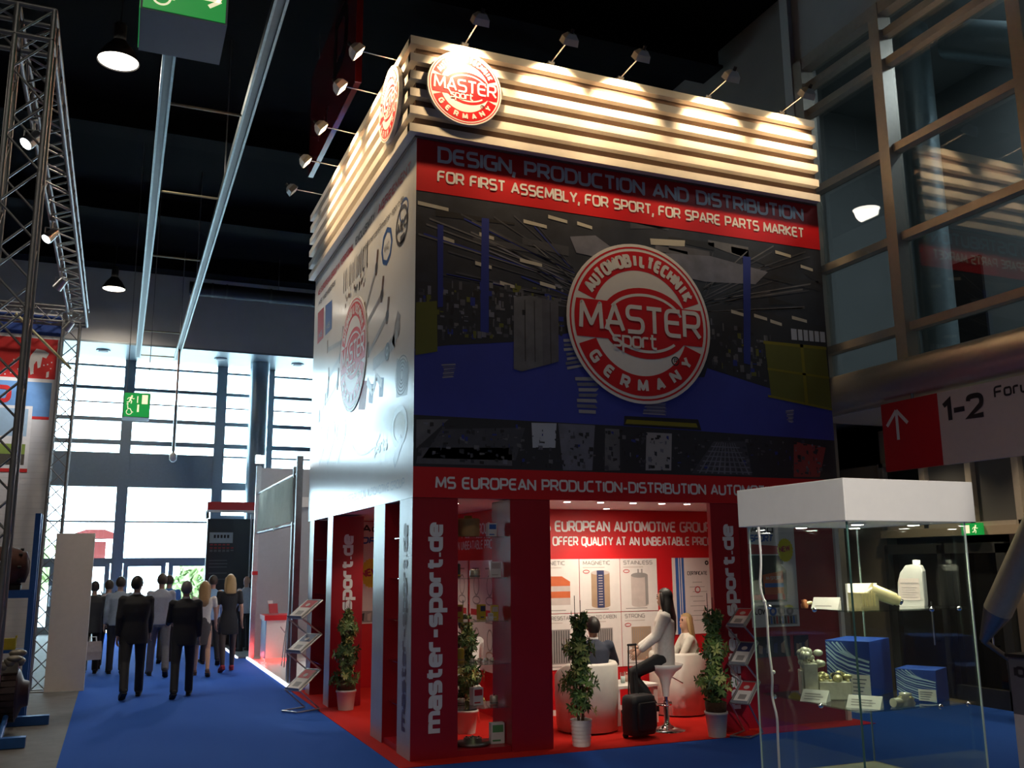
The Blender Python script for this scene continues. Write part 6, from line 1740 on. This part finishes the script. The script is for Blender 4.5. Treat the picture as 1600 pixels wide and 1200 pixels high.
        mb.build('skirt', m, t)
    if legskin is not None:
        mb = MB()
        for n in 'LR':
            limb(mb, [J['hip' + n], (J['hip' + n] + J['kn' + n]) / 2, J['kn' + n], J['kn' + n] * .65 + J['an' + n] * .35, J['an' + n]], [.079 * k, .072 * k, .054 * k, .054 * k, .038 * k], 12)
        mb.build('tights', legskin, t)
    # ---- shoes
    for n in 'LR':
        an, f = J['an' + n], J['ft' + n]
        d = V(.12 if n == 'R' else -.12, math.cos(f), math.sin(f)).normalized(); sd_ = d.cross(V(0, 0, 1)).normalized(); up = sd_.cross(d).normalized()
        base = an - up * .062 * k
        mb = MB()
        mb.loft([ring(base + (d * a + up * z) * k, sd_, up, w * k, h * k, 12, 3) for a, z, w, h in ((-.075, .028, .018, .018), (-.06, .034, .036, .032), (.0, .042, .040, .042), (.06, .036, .043, .034), (.13, .026, .048, .024), (.185, .018, .038, .017), (.20, .016, .015, .012))])
        mb.loft([ring(base + (d * a - up * .006) * k, sd_, up, w * k, .010 * k, 12, 4) for a, w in ((-.075, .03), (-.05, .040), (.05, .042), (.14, .050), (.19, .036))])
        mb.build('shoe', shoes or M_black, t)
    # ---- hair
    kind, m = hair
    if kind:
        Rr = hr
        mb = MB()
        keep = lambda p: not ((Rr.inverted() @ p).y > .030 * k and (Rr.inverted() @ p).z < .062 * k) and not ((Rr.inverted() @ p).y > -.03 * k and (Rr.inverted() @ p).z < -.02 * k) and (Rr.inverted() @ p).z > -.075 * k
        mb.ell(H_(0, -.012, .016), .082 * k, .100 * k, .112 * k, 26, 18, 0, rot=Rr, keep=keep)
        if kind in ('long', 'mid', 'waist'):
            L = {'long': .36, 'mid': .24, 'waist': .48}[kind]; wd = 1.5 if kind == 'waist' else 1.0
            up = V(0, 0, 1)
            bx = (Rr @ V(1, 0, 0)); by = (Rr @ V(0, 1, 0))
            pts = [(.05, -.03, .078, .075), (-.03, -.045, .088, .070), (-.12, -.062, .095, .055), (-.22, -.085, .098, .046), (-.22 - (L - .22) * .6, -.088, .085, .040), (-L, -.085, .045, .022)]
            mb.loft([ring(J['head'] + (by * y + up * z) * k, bx, by, a * k * (wd if z < -.1 else 1), b * k, 18) for z, y, a, b in pts])
            for sx in (-1, 1): limb(mb, [J['head'] + (bx * sx * .070 + by * .01 + up * .05) * k, J['head'] + (bx * sx * .084 - by * .01 - up * .07) * k, J['head'] + (bx * sx * .085 - by * .04 - up * .20) * k], [.026 * k, .030 * k, .024 * k])
        o = mb.build('hair', m, t)
        if kind == 'short':
            sm_ = o.modifiers.new('t', 'SOLIDIFY'); sm_.thickness = .010 * k; sm_.offset = 0
    return t

hairm = {n: mat('hair_' + n, c_, .5, noise=.25, nscale=60, stretch=(6, 6, 1)) for n, c_ in dict(black=(.012, .010, .010), brown=(.05, .03, .02), grey=(.20, .20, .20), blond=(.50, .33, .15), darkblond=(.40, .24, .10)).items()}
cl = lambda n, c_, r=.8: mat('cloth_' + n, c_, r, noise=.08, nscale=30)
suit1 = cl('black_suit', (.012, .012, .015), .75); suit2 = cl('navy_suit', (.010, .011, .016), .75)
M_shirtw = cl('white_shirt', (.66, .66, .68))
walk = lambda a: ((a, 4), (-a * .9, 14)) if a > 0 else ((a * .9, 14), (-a, 4))

person('dark-haired man in a black suit walking away on the left of the blue carpet', (-2.50, 6.25), .04, Pose(1.79, legs=((-17, 16), (15, 5)), arms=((-8, .14, 14), (10, .12, 16)), head=(-28, 4), splay=.05), ('jacket', suit1), ('trousers', suit1), ('short', hairm['black']), collar=M_shirtw, fat=1.12)
person('grey-haired man in a black suit walking away in the middle of the blue carpet', (-1.80, 5.98), -.02, Pose(1.70, legs=((-14, 12), (13, 4)), arms=((14, .16, 62), (-6, .12, 20)), head=(4, 6), splay=.05), ('jacket', suit2), ('trousers', suit2), ('short', hairm['grey']), collar=M_shirtw, fat=1.06)
person('man in a pale grey shirt and grey trousers walking between the two black suits', (-2.03, 9.05), 0, Pose(1.80, legs=((14, 4), (-15, 18)), arms=((-10, .12, 10), (12, .12, 18)), head=(8, 0), splay=.05), ('shirt', cl('pale_grey_shirt', (.30, .31, .36))), ('trousers', cl('grey_trousers', (.12, .12, .14))), ('short', hairm['brown']), fat=1.1)
person('woman with long blond hair in a sleeveless white top and dark skirt', (-1.30, 8.75), -.05, Pose(1.66, legs=((12, 4), (-12, 16)), arms=((-4, .12, 8), (10, .16, 14)), head=(-6, 0)), ('tee', cl('cream_top', (.62, .58, .54))), ('skirt', cl('dark_skirt', (.06, .055, .06))), ('long', hairm['darkblond']), shoes=cl('brown_shoes', (.12, .06, .04)))
person('blond woman in a short black dress, black tights and red shoes walking away', (-.80, 9.30), .03, Pose(1.76, legs=((-10, 12), (10, 4)), arms=((6, .12, 10), (-6, .16, 12)), head=(4, 0)), ('dress', cl('black_dress', (.012, .013, .018))), (None, None), ('mid', hairm['blond']), shoes=cl('red_shoes', (.30, .02, .04)), legskin=mat('black_tights', (.05, .035, .03), .6))
person('man in a light blue shirt mostly hidden by the blond woman in black', (-.98, 10.75), .08, Pose(1.74, legs=((14, 4), (-14, 16)), arms=((-6, .12, 12), (8, .12, 18))), ('shirt', cl('light_blue_shirt', (.22, .38, .60))), ('trousers', suit2), ('short', hairm['brown']))
person('man in a grey checked shirt half hidden to the left of the black-suited man', (-2.72, 9.7), .0, Pose(1.74, legs=((12, 4), (-12, 14)), arms=((-6, .14, 16), (8, .12, 16))), ('shirt', cl('grey_check_shirt', (.26, .29, .34))), ('trousers', cl('dark_grey_trousers', (.03, .03, .035))), ('short', hairm['brown']), fat=1.08)
person('man in a bright blue shirt far ahead between the grey shirt and the grey-haired man', (-1.78, 11.6), -.05, Pose(1.74, legs=((-12, 14), (12, 4))), ('shirt', cl('bright_blue_shirt', (.05, .16, .46))), ('trousers', suit1), ('short', hairm['brown']))
person('person in dark clothes beside the cream partition, holding a pale bag', (-3.16, 9.9), .05, Pose(1.66, legs=((-12, 14), (12, 4)), arms=((-4, .12, 10), (10, .12, 30))), ('jacket', cl('charcoal_coat', (.03, .03, .032))), ('trousers', cl('black_trousers', (.012, .012, .014))), ('short', hairm['black']))
bp_ = person('person in dark clothes with a pinkish-grey backpack ahead of the partition', (-2.92, 10.8), .0, Pose(1.68, legs=((14, 4), (-14, 18)), arms=((-8, .14, 20), (10, .14, 24))), ('jacket', cl('dark_jacket', (.035, .033, .035))), ('trousers', suit1), ('short', hairm['brown']))
bkp = thing('backpack', 'pinkish-grey backpack worn by a person near the cream partition', 'backpack', (-2.92, 10.8 - .22, .003))
mb = MB(); mb.loft([ring((0, y, z), (1, 0, 0), (0, 0, 1), a, b, 18, 3) for y, z, a, b in ((.06, 1.18, .15, .22), (.02, 1.18, .17, .25), (-.08, 1.16, .16, .24), (-.14, 1.14, .11, .18))]); mb.build('bag_body', cl('rose_grey', (.34, .24, .25)), bkp)
for sx in (-1, 1): MB().path([(sx * .10, .06, 1.38), (sx * .13, .12, 1.46), (sx * .14, .22, 1.455)], .014, 6).build('strap', M_black, bkp)
bg_ = thing('carrier_bag', 'pale carrier bag held beside the edge of the cream partition', 'bag', (-3.12, 9.62, -.07), .3)
mb = MB(); mb.loft([[V(-.14 * a, -.05 * b, z), V(.14 * a, -.05 * b, z), V(.14 * a, .05 * b, z), V(-.14 * a, .05 * b, z)] for z, a, b in ((.36, 1, 1.2), (.5, 1.05, 1.3), (.68, 1, .5))], smooth=False); mb.build('bag_body', cl('pale_bag', (.34, .28, .28)), bg_)
for y in (-.02, .02): MB().path([(-.06, y, .68), (-.05, y, .76), (.05, y, .76), (.06, y, .68)], .006, 6).build('handle', M_plastic_w, bg_)
person('bald man in a pale shirt standing by the black stand', (-.02, 13.2, .031), .4, Pose(1.66, legs=((0, 2), (0, 2)), arms=((6, .1, 30), (6, .1, 30)), head=(10, 6)), ('shirt', cl('pale_shirt', (.42, .44, .48))), ('trousers', suit1), (None, None), skin=M_skin)

# ---- seated visitors on the stand
# dark-haired woman on the bar stool, facing left and slightly away
hipz = .80
person('woman with long black hair in a cream jacket sitting on the white bar stool', (3.24, .42, .006), 1.10, Pose(1.68, hip=.835, lean=-2, legs=((68, 74), (60, 92)), arms=((26, .05, 26), (22, .05, 34)), head=(-22, 6), splay=.0), ('jacket', cl('cream_jacket', (.62, .58, .54))), ('trousers', cl('black_leggings', (.014, .014, .016))), ('waist', hairm['black']), shoes=M_black, skin=M_skin)
person('dark-haired man in a navy jacket sitting in the left tub chair', (2.54, .88, .006), -.45, Pose(1.74, hip=.47, lean=10, legs=((82, 84), (80, 80)), arms=((28, .14, 34), (38, .30, 40)), head=(18, 4)), ('jacket', cl('navy_jacket', (.016, .022, .045))), ('trousers', cl('navy_jacket', (.01, .01, .02))), ('short', hairm['black']), collar=M_shirtw)
person('blond visitor in a light top sitting in the tub chair behind the bar stool', (4.24, 1.34, .006), 1.25, Pose(1.64, hip=.50, lean=8, legs=((80, 84), (80, 84)), arms=((30, .1, 50), (30, .1, 50)), head=(20, 8)), ('shirt', cl('ivory_top', (.66, .63, .56))), ('trousers', cl('brown_trousers', (.08, .06, .05))), ('mid', hairm['blond']), skin=M_skin)
person('person in a white shirt bending forward, seen through the shelves of the corner tower', (1.28, 1.86, .006), -.25, Pose(1.74, hip=.56, lean=34, legs=((82, 84), (80, 80)), arms=((30, .1, 40), (30, .1, 40)), head=(0, -10)), ('shirt', cl('white_blouse', (.66, .65, .64))), ('trousers', suit1), ('short', hairm['black']))
ch = thing('stool', 'low stool carrying the person in the white shirt inside the stand', 'stool', (1.28, 1.86, .006))
MB().lathe([(.0, .40), (.17, .40), (.175, .43), (.16, .455), (0, .46)], n=24).build('seat', M_tub, ch)
for a in range(4): MB().tube((.12 * math.cos(a * 1.57), .12 * math.sin(a * 1.57), .40), (.16 * math.cos(a * 1.57), .16 * math.sin(a * 1.57), 0), .013, 8).build('leg', M_chrome, ch)
